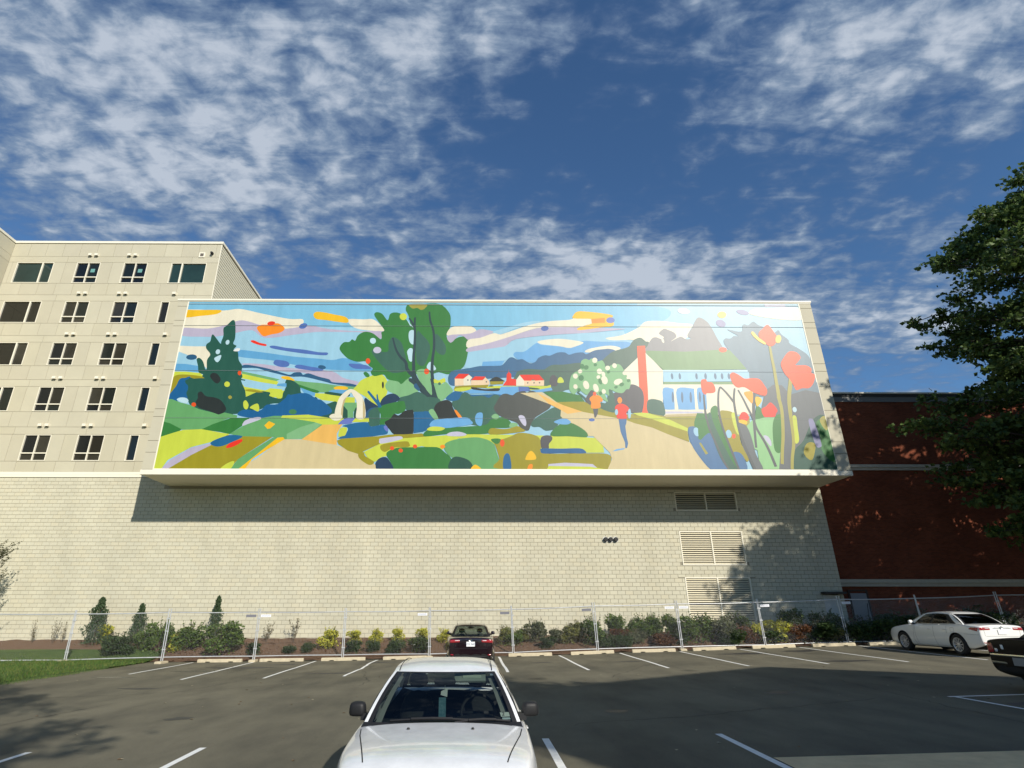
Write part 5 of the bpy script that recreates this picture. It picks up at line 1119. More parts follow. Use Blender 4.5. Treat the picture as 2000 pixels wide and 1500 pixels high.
for (z, xl) in PROF:                                         # leafy sprays on the side facing the mural
    for k in range(3):
        yy = TY0 + rnd.uniform(-3.4, 2.4); x0 = xl + 1.3 + rnd.uniform(-.3, 1.5); zz = z + rnd.uniform(-.6, .6)
        for q in range(4): cl.append(((x0 + q * .85, yy + rnd.uniform(-.4, .4), zz + q * rnd.uniform(-.05, .28)), (.5, .68, .8, .95)[q] * rnd.uniform(.85, 1.15)))
tries = 0
while len(cl) < 470 and tries < 16000:
    tries += 1
    z = rnd.uniform(4.0, 25.0); xl = tab([(a, b_) for a, b_ in PROF], z); x = rnd.uniform(xl + (1.0 if z < 12.5 else 3.9), 44); y = rnd.uniform(17, 30); R_ = max(.5, 34 - xl)
    if ((x - 34) / R_) ** 2 + ((y - TY0 + .5) / 6.5) ** 2 > 1: continue
    if any((Vector((x, y, z)) - Vector(c)).length < (1.05 if z < 13 else 1.8) for c, _ in cl): continue
    cl.append(((x, y, z), rnd.uniform(1.0, 1.6)))
big_tree('maple_tree', (33.5, TY0, .8), 'tall dark leafy tree reaching in from the right edge of the picture', cl, (33.2, TY0, 21), 3, 230, .25, .55, flat=.38)
cl = []
rnd = random.Random(77)
for i in range(150):
    p = Vector((rnd.gauss(0, 1), rnd.gauss(0, 1), rnd.gauss(0, 1))); p = p.normalized() * rnd.random() ** .4; cl.append(((28.6 + p.x * 5.0, 14 + p.y * 3.0, 14.2 + p.z * 3.9), rnd.uniform(.85, 1.35)))
cl += [((26.1, 14, 18.5), .7), ((26.9, 14.2, 19.1), .8), ((26.4, 13.8, 19.8), .6), ((27.4, 14, 20.5), .7), ((27.8, 14, 21.8), .6), ((27.8, 13.7, 19.0), .9), ((28.0, 14, 22.9), .55), ((26.5, 14.5, 17.9), .8)]
big_tree('street_tree', (28.5, 13.5, .6), 'street tree outside the right of the view that dapples the block wall', cl, (28.6, 14, 13), 13, 165, .24, .4)
# trees behind the viewer that throw the soft shade on the asphalt
def cloud(cx, cy, cz, rx, ry, rz, n, seed):
    r_ = random.Random(seed); out = []
    while len(out) < n:
        p = Vector((r_.uniform(-1, 1), r_.uniform(-1, 1), r_.uniform(-1, 1)))
        if p.length < 1: out.append(((cx + p.x * rx, cy + p.y * ry, cz + p.z * rz), r_.uniform(.7, 1.3)))
    return out
def back(gx, gy, h): k = h / 1.91; return (gx + 1.65 * k, gy - 2.96 * k)
x, y = back(-14.6, 15.4, 15)
big_tree('street_tree', (x + 1, y, -.2), 'street tree behind the viewer that shades the left of the car park', cloud(x, y, 15, 3.6, 2.8, 2.4, 22, 5), (x, y, 13), 7, 130, .26, .3)
x, y = back(-7.7, 10.2, 13)
big_tree('street_tree', (x + 1, y - 2, -.1), 'smaller street tree behind the viewer near the middle of the car park', cloud(x, y, 13, 2.2, 1.5, 1.4, 11, 9), (x, y, 11.5), 8, 130, .26, .25)
x, y = back(3.0, 13.5, 13)
big_tree('street_tree', (x + 2, y - 2, .1), 'street tree behind the viewer beside the neighbouring building', cloud(x, y, 13, 3.4, 4.4, 2.6, 44, 12), (x, y, 11.5), 9, 200, .26, .3)
# neighbouring building that shades the right of the car park
def nb():
    e = empty('neighbour_building', (0, 0, 0)); tag(e, 'tall plain building behind the viewer that shades the right of the car park', 'building')
    h = 14.0; k = (h - .2) / 1.91; c = Vector((9.69 + 1.65 * k, 21.12 - 2.96 * k)); a = (Vector((4.11, 17.87)) - Vector((9.69, 21.12))).normalized(); b_ = (Vector((14.07, 17.08)) - Vector((9.69, 21.12))).normalized()
    A_ = c + a * 13; B_ = c + b_ * 26; C_ = A_ + b_ * 26; m = MB(); P = [c, B_, C_, A_]
    for i in range(4):
        p, q = P[i], P[(i + 1) % 4]; m.poly([(q.x, q.y, -.5), (p.x, p.y, -.5), (p.x, p.y, h), (q.x, q.y, h)])
    m.poly([(p.x, p.y, h) for p in reversed(P)]); m.build('wall', rbm, e)
    cp = MB()
    for i in range(4):
        p, q = P[i], P[(i + 1) % 4]; d = (q - p).normalized(); n = Vector((d.y, -d.x)) * .06; cp.poly([(q.x + n.x, q.y + n.y, h - .4), (p.x + n.x, p.y + n.y, h - .4), (p.x + n.x, p.y + n.y, h - .02), (q.x + n.x, q.y + n.y, h - .02)])
    cp.build('cornice', stone, e)
nb()

# ------------------------------------------------------------------ cars (local frame: +X forward, +Y left, Z up)
def glass_mat(name, tint, refl=1.0):
    m = bpy.data.materials.new(name); m.use_nodes = True; nt = m.node_tree; N = nt.nodes.new; L = nt.links.new; nt.nodes.remove(nt.nodes['Principled BSDF']); out = nt.nodes['Material Output']
    t = N('ShaderNodeBsdfTransparent'); t.inputs[0].default_value = (*tint, 1); g = N('ShaderNodeBsdfGlossy'); g.inputs['Roughness'].default_value = .015; g.inputs[0].default_value = (refl, refl, refl, 1)
    lw = N('ShaderNodeLayerWeight'); lw.inputs[0].default_value = .5; pw = N('ShaderNodeMath'); pw.operation = 'POWER'; L(lw.outputs['Facing'], pw.inputs[0]); pw.inputs[1].default_value = 5; f = N('ShaderNodeMath'); f.operation = 'MULTIPLY_ADD'; L(pw.outputs[0], f.inputs[0]); f.inputs[1].default_value = .94; f.inputs[2].default_value = .045; mx = N('ShaderNodeMixShader'); L(f.outputs[0], mx.inputs[0]); L(t.outputs[0], mx.inputs[1]); L(g.outputs[0], mx.inputs[2]); L(mx.outputs[0], out.inputs[0]); return m
GL = glass_mat('car_glass', (.44, .49, .47), .9); GLD = glass_mat('car_glass_tinted', (.22, .24, .23), .9)
PT = dict(white=mat('paint_white', (.72, .73, .73), .26, .10, 4.5, coat=.7), pearl=mat('paint_pearl', (.78, .78, .75), .2, coat=.9), red=mat('paint_burgundy', (.010, .002, .004), .18, coat=1.0), black=mat('paint_black', (.003, .003, .004), .38, spec=.12, coat=.05))
TY = mat('tyre', (.018, .018, .018), .85); RIM = mat('rim', (.60, .61, .62), .3, metal=.5); CHR = mat('chrome', (.8, .8, .8), .12, metal=1.0); PLB = mat('black_plastic', (.014, .014, .015), .55, spec=.35); SEAM = mat('seam', (.012, .012, .012), .8)
LRED = mat('lamp_red', (.32, .012, .018), .12, coat=1.0); LCLR = mat('lamp_clear', (.70, .66, .66), .12, coat=1.0); PLATE = mat('plate', (.78, .78, .76), .5); PTXT = mat('plate_text', (.03, .05, .16), .6)
INT = mat('interior_dark', (.020, .021, .022), .8); INTG = mat('interior_grey', (.10, .10, .09), .8); TRIMG = mat('interior_trim', (.22, .23, .20), .7); WELL = mat('wheel_well', (.008, .008, .008), .9)
def subsurf_eval(me, lv, extra=None):
    o = bpy.data.objects.new('tmp', me); COL.objects.link(o); m = o.modifiers.new('s', 'SUBSURF'); m.levels = lv; m.render_levels = lv
    if extra: extra(o)
    r = ev_mesh(o); bpy.data.objects.remove(o); return r
def rbox(name, c, s, m, parent, lv=2, taper=1.0, crease=0, rot=None):
    b = MB(); x, y, z = s[0] / 2, s[1] / 2, s[2] / 2
    b.v = [(-x, -y, -z), (x, -y, -z), (-x, y, -z), (x, y, -z), (-x * taper, -y * taper, z), (x * taper, -y * taper, z), (-x * taper, y * taper, z), (x * taper, y * taper, z)]
    b.f = [(0, 2, 3, 1), (4, 5, 7, 6), (0, 1, 5, 4), (2, 6, 7, 3), (0, 4, 6, 2), (1, 3, 7, 5)]; b.m = [0] * 6
    me0 = b.mesh(name, m)
    if crease:
        at = me0.attributes.new('crease_edge', 'FLOAT', 'EDGE'); at.data.foreach_set('value', [crease] * len(me0.edges))
    me = subsurf_eval(me0, lv); me.polygons.foreach_set('use_smooth', [True] * len(me.polygons)); o = link(name, me, parent, c)
    if rot: o.rotation_euler = rot
    return o
def wheel_meshes(r, w, spokes):
    t = MB(); ri = r * .66; t.lathe([(ri, -w * .42), (ri + .03, -w * .5), (r - .03, -w * .5), (r - .005, -w * .38), (r, -w * .2), (r, w * .2), (r - .005, w * .38), (r - .03, w * .5), (ri + .03, w * .5), (ri, w * .42)], 32, 'y'); ty = t.mesh('tyre', TY, True, 40)
    m = MB(); m.lathe([(ri + .004, w * .5), (ri - .012, w * .49), (ri - .025, w * .38), (ri - .03, 0)], 32, 'y'); m.lathe([(0, w * .44), (.045, w * .44), (.062, w * .40), (.062, w * .2)], 16, 'y')
    for k in range(spokes):
        a = 2 * math.pi * k / spokes; ca, sa = math.cos(a), math.sin(a)
        def P(rr, tt, yy): return (ca * rr - sa * tt, yy, sa * rr + ca * tt)
        w0, w1 = .012, .019
        m.poly([P(.05, -w0, w * .43), P(ri - .02, -w1, w * .45), P(ri - .02, w1, w * .45), P(.05, w0, w * .43)]); m.poly([P(.05, -w0, w * .43), P(.05, -w0, w * .3), P(ri - .02, -w1, w * .3), P(ri - .02, -w1, w * .45)]); m.poly([P(.05, w0, w * .43), P(ri - .02, w1, w * .45), P(ri - .02, w1, w * .3), P(.05, w0, w * .3)])
    rm = m.mesh('rim', RIM, True, 30); d = MB(); d.lathe([(0, w * .12), (ri - .02, w * .12)], 24, 'y'); bk_ = d.mesh('brake', WELL); return ty, rm, bk_
def text_obj(s, size, m, parent, name, mtx):
    cu = bpy.data.curves.new('t', 'FONT'); cu.body = s; cu.size = size; cu.align_x = 'CENTER'; cu.align_y = 'CENTER'; o = bpy.data.objects.new('t', cu); COL.objects.link(o); bpy.context.view_layer.update(); me = ev_mesh(o); bpy.data.objects.remove(o); me.materials.clear(); me.materials.append(m)
    q = link(name, me, parent); q.matrix_local = mtx; return q
def sedan(name, label, loc, rz, paint, S):
    """S: L length, W width, belt/hood/deck heights, roof points"""
    car = empty(name, loc, rz); tag(car, label, 'car'); L_, W = S['L'], S['W'] / 2; pm = PT[paint]
    xf, xr = L_ / 2, -L_ / 2; ax_f, ax_r = S['axf'], S['axr']; wr = S.get('wr', .35)
    cx0, cx1, rx1, rx0 = S['cowl'], S['wtop'], S['rtop'], S['deck']       # windscreen base/top, rear glass top/base (x)
    zc, zd, zr = S['zcowl'], S['zdeck'], S['zroof']; zh = S.get('zhood', zc - .14); zn = S.get('znose', .62)
    def shoulder(x):
        if x > cx0: t = (x - cx0) / (xf - cx0); return zc - .02 + (zh - zc) * t ** 1.0 * 1.0 - (zh - zn) * max(0, (t - .72) / .28) ** 2
        if x < rx0: t = (rx0 - x) / (rx0 - xr); return zd - .015 - S.get('ddrop', .06) * t * t
        return zd - .015 + (zc - zd - .005) * (x - rx0) / (cx0 - rx0)
    def width(x):
        t = abs(x) / (L_ / 2); k = 1 - .045 * t ** 2.2 - (S.get('nosew', .16) * max(0, (x - xf + .75) / .75) ** 2.0) - (S.get('tailw', .085) * max(0, (xr + .5 - x) / .5) ** 2.0); return W * k
    xs = [xf, xf - .04, xf - .14, xf - .32, xf - .6, ax_f + .1, ax_f - .45, cx0 + .12, cx0 - .02, cx0 - .14, .35, -.25, rx0 + .75, rx0 + .14, rx0 + .02, rx0 - .1, ax_r - .2, xr + .42, xr + .2, xr + .07, xr + .015, xr]
    xs = sorted(set(round(x, 3) for x in xs), reverse=True); P = []
    for x in xs:
        w = width(x); s = shoulder(x); zb = .19 + .10 * max(0, (x - xf + .5) / .5) ** 2 + .14 * max(0, (xr + .55 - x) / .55) ** 1.5
        e = 1.0
        if x >= xf - .001: w *= .90; s -= .05; zb += .06
        if x <= xr + .001: w *= .955; s -= .035; zb += .05
        inside = rx0 + .05 < x < cx0 - .08
        pr = [(0, zb), (.72 * w, zb), (.90 * w, zb + .035), (.965 * w, zb + .12), (.995 * w, zb + (s - zb) * .38), (w, zb + (s - zb) * .62), (.985 * w, zb + (s - zb) * .84), (.955 * w, s - .022), (.915 * w, s)]
        cr = S.get('crown', .045)
        if inside: pr += [(.87 * w, s - .01), (.84 * w, .42), (.4 * w, .40), (0, .40)]
        else: pr += [(.80 * w, s + cr * .42), (.55 * w, s + cr * .8), (.28 * w, s + cr * .97), (0, s + cr)]
        P.append([(x, y, z) for y, z in pr] + [(x, -y, z) for y, z in reversed(pr[1:-1])])
    b = MB(); n = len(P[0])
    for r_ in P: b.v += r_
    for i in range(len(P) - 1):
        xm = (xs[i] + xs[i + 1]) / 2
        for j in range(n):
            j2 = (j + 1) % n; jj = j if j < 12 else (n - 1 - j); mi = 0
            if jj >= 9 and rx0 - .02 < xm < cx0 + .0: mi = 2
            if jj <= 1: mi = 1
            b.f.append((i * n + j, i * n + j2, (i + 1) * n + j2, (i + 1) * n + j)); b.m.append(mi)
    b.f.append(tuple(range(n))[::-1]); b.m.append(0); b.f.append(tuple(range((len(P) - 1) * n, len(P) * n))); b.m.append(0)
    me0 = b.mesh('body', [pm, WELL, INT])
    cuts = []
    def add_bool(o):
        for (ax, sd) in ((ax_f, 1), (ax_f, -1), (ax_r, 1), (ax_r, -1)):
            c = MB(); c.lathe([(.0001, .5), (wr + .055, .5), (wr + .055, W + .3), (.0001, W + .3)], 36, 'y', 1, c=(ax, 0, wr)); 
            if sd < 0: c.v = [(x_, -y_, z_) for x_, y_, z_ in c.v]; c.f = [tuple(reversed(f)) for f in c.f]
            bmx = bmesh.new(); mm = c.mesh('cut', [pm, WELL]); bmx.from_mesh(mm); bmesh.ops.remove_doubles(bmx, verts=bmx.verts, dist=.0005); bmesh.ops.recalc_face_normals(bmx, faces=bmx.faces); bmx.to_mesh(mm); bmx.free()
            for p_ in mm.polygons: p_.material_index = 1
            co = bpy.data.objects.new('cut', mm); COL.objects.link(co); cuts.append(co); q = o.modifiers.new('b', 'BOOLEAN'); q.operation = 'DIFFERENCE'; q.solver = 'EXACT'; q.object = co
    bmx = bmesh.new(); bmx.from_mesh(me0); bmesh.ops.recalc_face_normals(bmx, faces=bmx.faces); bmx.to_mesh(me0); bmx.free()
    me = subsurf_eval(me0, 2, add_bool)
    for c in cuts: bpy.data.objects.remove(c)
    me.polygons.foreach_set('use_smooth', [True] * len(me.polygons)); me.set_sharp_from_angle(angle=R(42)); body = link('body', me, car); me.name = 'body'
    bv = BVHTree.FromPolygons([v.co.copy() for v in me.vertices], [tuple(p_.vertices) for p_ in me.polygons])
    DIR = {'rear': (Vector((1, 0, 0)), lambda a, z: Vector((-5, a, z))), 'left': (Vector((0, -1, 0)), lambda a, z: Vector((a, 4, z))), 'right': (Vector((0, 1, 0)), lambda a, z: Vector((a, -4, z))), 'top': (Vector((0, 0, -1)), lambda a, z: Vector((a, z, 4))), 'front': (Vector((-1, 0, 0)), lambda a, z: Vector((5, a, z)))}
    def hit(side, a, z, off):
        d, f = DIR[side]; h = bv.ray_cast(f(a, z), d)
        return h[0] - d * off if h[0] else None
    def patch(nm, side, quad, m, off=.006, n=10, k=5, parent=None, thick=True):
        G = []
        for i in range(n + 1):
            u = i / n; row = []
            for j in range(k + 1):
                v_ = j / k; a = (quad[0][0] * (1 - u) + quad[1][0] * u) * (1 - v_) + (quad[3][0] * (1 - u) + quad[2][0] * u) * v_; z = (quad[0][1] * (1 - u) + quad[1][1] * u) * (1 - v_) + (quad[3][1] * (1 - u) + quad[2][1] * u) * v_
                o_ = off if (0 < i < n and 0 < j < k) or not thick else -.002
                h = hit(side, a, z, o_); row.append(h)
            G.append(row)
        last = None
        for row in G:
            for j in range(len(row)):
                if row[j] is None: row[j] = row[j - 1] if j and row[j - 1] is not None else last
                if row[j] is not None: last = row[j]
        if any(q is None for row in G for q in row): return None
        q = MB(); q.grid(G); o = q.build(nm, m, parent or car, True); return o
    def seam(side, pts, w=.007, m=SEAM, off=.0015, nm='panel_gap', sub=8):
        A_, B_ = [], []
        for (p, q) in zip(pts, pts[1:]):
            dx, dz = q[0] - p[0], q[1] - p[1]; l_ = math.hypot(dx, dz) or 1; nx, nz = -dz / l_ * w / 2, dx / l_ * w / 2
            for i in range(sub + (1 if q == pts[-1] else 0)):
                t = i / sub; a, z = p[0] + dx * t, p[1] + dz * t; h1 = hit(side, a + nx, z + nz, off); h2 = hit(side, a - nx, z - nz, off)
                if h1 and h2: A_.append(h1); B_.append(h2)
        if len(A_) > 1: q = MB(); q.grid([A_, B_]); return q.build(nm, m, car)
    # greenhouse ------------------------------------------------------
    wb = lambda x: width(x) * .905; tr = S.get('roofw', .60)
    def bil(c00, c10, c11, c01, bulge=Vector((0, 0, 0)), b2=Vector((0, 0, 0))):
        return lambda u, v: (c00 * (1 - u) + c10 * u) * (1 - v) + (c01 * (1 - u) + c11 * u) * v + bulge * 4 * u * (1 - u) * (.55 + .45 * (4 * v * (1 - v))) + b2 * 4 * v * (1 - v)
    W0 = lambda s: Vector((cx0 - .10, s * wb(cx0 - .1) * .985, shoulder(cx0 - .1) + .005)); W1 = lambda s: Vector((cx1 - .05, s * tr, zr - .07)); R1 = lambda s: Vector((rx1 + .05, s * tr * .97, zr - .075)); R0 = lambda s: Vector((rx0 + .10, s * wb(rx0 + .1) * .93, shoulder(rx0 + .1) + .005))
    def cells_of(f, us, vs, pick, n=6, k=4):
        objs = {}
        for i in range(len(us) - 1):
            for j in range(len(vs) - 1):
                key = pick(i, j)
                if key is None: continue
                mb_ = objs.setdefault(key, MB()); mb_.grid([[f(us[i] + (us[i + 1] - us[i]) * a / n, vs[j] + (vs[j + 1] - vs[j]) * c / k) for c in range(k + 1)] for a in range(n + 1)])
        return objs
    FR = PLB
    fw = bil(W0(1), W0(-1), W1(-1), W1(1), Vector((S.get('wsb', .14), 0, .0)), Vector((.03, 0, .035)))
    for key, mb_ in cells_of(fw, [0, .022, .052, .948, .978, 1], [0, .05, .965, 1], lambda i, j: 'a' if i == 0 else 'c' if i == 4 else ('g' if i == 2 and j == 1 else 'f'), 8, 6).items(): mb_.build({'a': 'a_pillar', 'c': 'a_pillar', 'f': 'windscreen_seal', 'g': 'windscreen'}[key], {'a': pm, 'c': pm, 'f': FR, 'g': GL}[key], car, True)
    frr = bil(R0(-1), R0(1), R1(1), R1(-1), Vector((-.16, 0, 0)), Vector((-.02, 0, .03)))
    for key, mb_ in cells_of(frr, [0, .03, .07, .93, .97, 1], [0, .07, .94, 1], lambda i, j: 'a' if i == 0 else 'c' if i == 4 else ('g' if i == 2 and j == 1 else 'f'), 8, 6).items(): mb_.build({'a': 'c_pillar', 'c': 'c_pillar', 'f': 'rear_window_seal', 'g': 'rear_window'}[key], {'a': pm, 'c': pm, 'f': FR, 'g': S.get('rglass', GL)}[key], car, True)
    rf = MB(); NU, NV = 14, 14; G = []
    for i in range(NU + 1):
        u = i / NU; A_, B_ = fw(u, 1), frr(1 - u, 1); row = []
        for j in range(NV + 1):
            v_ = j / NV; p = A_.lerp(B_, v_); e_ = 4 * u * (1 - u); p.z += ((1 - (2 * u - 1) ** 4) * .045 + .05) * (4 * v_ * (1 - v_)) ** .6 ; row.append(p)
        G.append(row)
    rf.grid(G); roof = rf.build('roof', pm, car, True)
    def rail(s, t): p = W1(s).lerp(R1(s), t); p.z += .055 * 4 * t * (1 - t); p.y *= 1 + .0; return p
    def belt(s, t):
        p = W0(s).lerp(R0(s), t); x = p.x; p.y = s * (wb(x) * (.985 if t < .5 else .985 - .055 * (t - .5) * 2)); p.z = shoulder(x) + .005; return p
    for s in (1, -1):
        def fs(u, v, s=s):
            a, c = belt(s, u), rail(s, u); p = a.lerp(c, v); p.y += s * .035 * 4 * v * (1 - v); return p
        us = S.get('us', [0, .105, .43, .475, .80, .90, 1]); vs = [0, .05, .90, 1]
        def pick(i, j, us=us):
            if j == 1 and i == 1: return 'g1'
            if j == 1 and i == 3: return 'g2'
            if j == 1 and i in (2,): return 'b'
            if j == 1 and i == 4 and S.get('quarter', True): return 'q'
            return 'p'
        for key, mb_ in cells_of(fs, us, vs, pick, 6, 5).items(): mb_.build({'g1': 'side_window', 'g2': 'side_window', 'b': 'door_pillar', 'q': 'quarter_panel', 'p': 'window_frame'}[key], {'g1': GLD if S.get('tint') else GL, 'g2': GLD if S.get('tint') else GL, 'b': PLB, 'q': PLB, 'p': pm}[key], car, True)
        # roof gutter seam
        q = MB(); q.tube([rail(s, t / 10) + Vector((0, -s * .055, .028 if 0 < t < 10 else .012)) for t in range(11)], .0045, 5); q.build('roof_seam', SEAM, car)
    # wheels
    wm = wheel_meshes(wr, .21, S.get('spokes', 10))
    for ax in (ax_f, ax_r):
        for s in (1, -1):
            e = empty('wheel', (ax, s * (W - .115), wr), 0 if s > 0 else math.pi); e.parent = car
            for nm, me_ in zip(('tyre', 'rim', 'brake'), wm): link(nm, me_, e)
    # mirrors
    mz = shoulder(cx0 - .3) + .09
    for s in (1, -1):
        mx_ = cx0 - .42; ms = S.get('ms', .8); rbox('mirror', (mx_, s * (W + .012), mz + .015), (.15 * ms, .215 * ms, .16 * ms), S.get('mirm', pm), car, 2, .86, .35, (0, .12, s * .12)); b = MB(); b.box(mx_ - .05, mx_ + .05, s * (W - .10) - .07, s * (W - .10) + .07, mz - .085, mz - .02); b.build('mirror_arm', PLB, car)
    # interior
    sx = cx0 - 1.22
    for s in (1, -1):
        rbox('front_seat', (sx - .18, s * .36, .80), (.20, .50, .66), S.get('seatm', INT), car, 2, .85, .2, (0, -.18, 0)); rbox('headrest', (sx - .26, s * .36, 1.20), (.12, .27, .19), S.get('seatm', INT), car, 2, .9, .2); rbox('seat_cushion', (sx + .12, s * .36, .52), (.5, .5, .2), S.get('seatm', INT), car, 2, 1, .2)
    rbox('rear_seat', (rx0 + .72, 0, .74), (.2, 1.2, .6), S.get('seatm', INT), car, 2, .9, .3, (0, -.25, 0)); rbox('parcel_shelf', (rx0 + .35, 0, zd - .08), (.6, 1.3, .06), S.get('shelfm', INT), car, 1, 1, .6)
    db = MB(); dz = zc - .03; pr = [(cx0 - .12, dz - .005), (cx0 - .35, dz + .0), (cx0 - .62, dz + .0), (cx0 - .72, dz - .08), (cx0 - .7, .45)]; hw = W * .82; db.grid([[(x_, y_, z_ + (.05 * math.exp(-((y_ - .36) / .2) ** 2) if x_ < cx0 - .5 and z_ > .6 else 0)) for x_, z_ in pr] for y_ in [hw * (k / 12 * 2 - 1) for k in range(13)]]); db.build('dashboard', S.get('dashm', INT), car, True)
    st = MB(); ring = []; c0 = Vector((cx0 - .86, .36, dz + .02)); 
    for k in range(25):
        a = 2 * math.pi * k / 24; v_ = Vector((0, math.cos(a) * .185, math.sin(a) * .185)); v_.rotate(Matrix.Rotation(-.45, 3, 'Y')); ring.append(c0 + v_)
    st.tube(ring, .017, 6, cap=False); st.tube([c0 + Vector((0, -.17, 0)), c0, c0 + Vector((0, .17, 0))], .02, 6); st.tube([c0, c0 + Vector((.3, 0, -.15))], .03, 6); st.build('steering_wheel', INT, car, True)
    q = rbox('inner_mirror', (cx1 - .02 + .12, 0, zr - .16), (.03, .24, .07), PLB, car, 1, 1, .4)
    return dict(car=car, patch=patch, seam=seam, hit=hit, fw=fw, frr=frr, W=W, shoulder=shoulder, width=width, body=body, xr=xr, xf=xf)
def plate_at(K, x, z, s, txt, side='rear', tilt=0, pm=PLATE):
    o = bx('number_plate', pm, x - .006, x + .006, -.155, .155, z - .08, z + .08, K['car'])
    if txt:
        mt = Matrix.Translation((x - .0075, 0, z - .005)) @ Matrix.Rotation(R(90), 4, 'X').to_4x4(); mt = Matrix.Translation((x - .0085, 0, z - .006)) @ Matrix(((0, 0, -1, 0), (-1, 0, 0, 0), (0, 1, 0, 0), (0, 0, 0, 1)))
        t_ = text_obj(txt, .085, PTXT, K['car'], 'plate_lettering', mt)
# -- white saloon in the foreground, nose towards the viewer
BASE = dict(L=4.75, W=1.80, axf=1.42, axr=-1.34, cowl=.98, wtop=.36, rtop=-1.05, deck=-1.72, zcowl=.95, zdeck=1.0, zroof=1.44, zhood=.84, znose=.70)
SN = dict(BASE, L=4.68, W=1.77, zcowl=.945, zroof=1.43, cowl=1.02, wtop=.36, roofw=.565, mirm=PLB, ms=.84, crown=.05, zhood=.86, znose=.72, wsb=.13, dashm=INT)
cxn = 0.02
NZ = -.07
NEAR = sedan('white_saloon', 'white saloon parked nose towards the viewer in the middle foreground', (-.29, 7.40, NZ), R(-90), 'white', SN)
def near_details(K):
    car, hit, fw = K['car'], K['hit'], K['fw']; xf = K['xf']; c0 = SN['cowl']
    for s in (1, -1):
        w0 = K['width'](c0) * .90
        K['seam']('top', [(c0 + .05, s * (w0 - .02)), (c0 + .30, s * (w0 - .055)), (c0 + .65, s * (w0 - .13)), (c0 + 1.05, s * (w0 - .215))], .010)
        K['seam']('left' if s > 0 else 'right', [(c0 - .25, .86), (c0 - .2, .6), (c0 - .25, .3)], .008)
        K['seam']('left' if s > 0 else 'right', [(-.12, .90), (-.10, .3)], .008)
        h = hit('top', c0 + .24, s * .30, .004); b = MB(); b.lathe([(0, .012), (.010, .012), (.016, 0)], 10, 'z'); b.build('washer_nozzle', PLB, car, loc=tuple(h))
        K['patch']('headlight', 'front', [(s * .45, .60), (s * .74, .62), (s * .76, .74), (s * .45, .70)], LCLR, .006)
        K['patch']('door_handle', 'left' if s > 0 else 'right', [(.18, .80), (.36, .80), (.36, .83), (.18, .83)], PT['white'], .03, 6, 3)
        K['patch']('door_handle', 'left' if s > 0 else 'right', [(-.72, .82), (-.54, .82), (-.54, .85), (-.72, .85)], PT['white'], .03, 6, 3)
    K['patch']('grille', 'front', [(-.4, .46), (.4, .46), (.38, .56), (-.38, .56)], PLB, .004)
    # cowl strip and wipers
    b = MB(); A_ = [fw(u / 16, -.03) + Vector((.055, 0, .006)) for u in range(17)]; B_ = [fw(u / 16, .035) + Vector((-.0, 0, .012)) for u in range(17)]; b.grid([A_, B_]); b.build('cowl_strip', PLB, car, True)
    for (u0, u1, v0, v1) in ((.42, .07, .03, .035), (.83, .30, .045, .06)):
        p = [fw(u0 + (u1 - u0) * t, v0 + (v1 - v0) * t + .03 * math.sin(math.pi * t)) + Vector((.018, 0, .022)) for t in (0, .25, .5, .75, 1)]; b = MB(); b.tube(p, .011, 5); w_ = b.build('wiper', PLB, car)
        p = [q + Vector((.012, 0, .006)) for q in p[1:4]]; b = MB(); b.tube(p, .014, 5); b.build('wiper_arm', PLB, w_)
    # stickers low on the driver's side, rear mirror tag, visor, hanging air freshener
    def onws(u0, u1, v0, v1, m, nm, off=-.006):
        b = MB(); b.grid([[fw(u0 + (u1 - u0) * i / 3, v0 + (v1 - v0) * j / 3) + Vector((off, 0, off * .8)) for j in range(4)] for i in range(4)]); return b.build(nm, m, car)
    st_m = mat('sticker_white', (.72, .76, .70), .6); onws(.115, .055, .135, .20, st_m, 'inspection_sticker', -.004); onws(.110, .058, .095, .122, mat('sticker_pale', (.62, .72, .74), .6), 'permit_sticker', -.004)
    s_ = onws(.080, .045, .90, .945, mat('sticker_blue', (.45, .52, .62), .6), 'toll_sticker', -.004)
    p = fw(.095, .167) + Vector((.004, 0, .004)); mt = Matrix.Translation(p) @ Matrix(((0, -.72, .69, 0), (1, 0, 0, 0), (0, .69, .72, 0), (0, 0, 0, 1)))
    text_obj('2', .055, SEAM, car, 'sticker_number', mt)
    b = MB(); b.box(-.012, .012, -.17, .17, -.055, .055); v_ = b.build('sun_visor', mat('visor', (.34, .38, .32), .8), car, loc=tuple(fw(.27, .90) + Vector((-.10, 0, -.03)))); v_.rotation_euler = (0, -.9, 0)
    b = MB(); b.box(-.006, .006, -.10, .10, -.02, .02); q = b.build('visor_mirror', mat('visor_mirror', (.55, .62, .50), .3), v_, loc=(.014, .02, 0))
    hp = fw(.505, .80) + Vector((-.13, 0, -.02)); b = MB(); b.tube([hp, hp + Vector((0, .01, -.10))], .004, 4); b.poly([hp + Vector((0, -.035, -.10)), hp + Vector((0, .035, -.07)), hp + Vector((0, .03, -.155)), hp + Vector((0, -.04, -.135))]); b.build('hanging_card', mat('card', (.66, .70, .66), .7), car)
    b = MB(); b.box(-.004, .004, -.038, .038, -.30, 0); b.build('hanging_ribbon', mat('ribbon', (.03, .13, .17), .5, .8, 30, col2=(.16, .30, .34)), car, loc=tuple(hp + Vector((.0, -.02, -.16))))
    b = MB()
    for s in (1, -1):
        b.grid([[fw(.5 - s * .5 + s * a, v) + Vector((-.05, 0, -.035)) for v in (.02, .3, .6, .95)] for a in (.06, .10)]); 
    b.build('pillar_trim', mat('pillar_trim', (.30, .31, .28), .8), car)
near_details(NEAR)
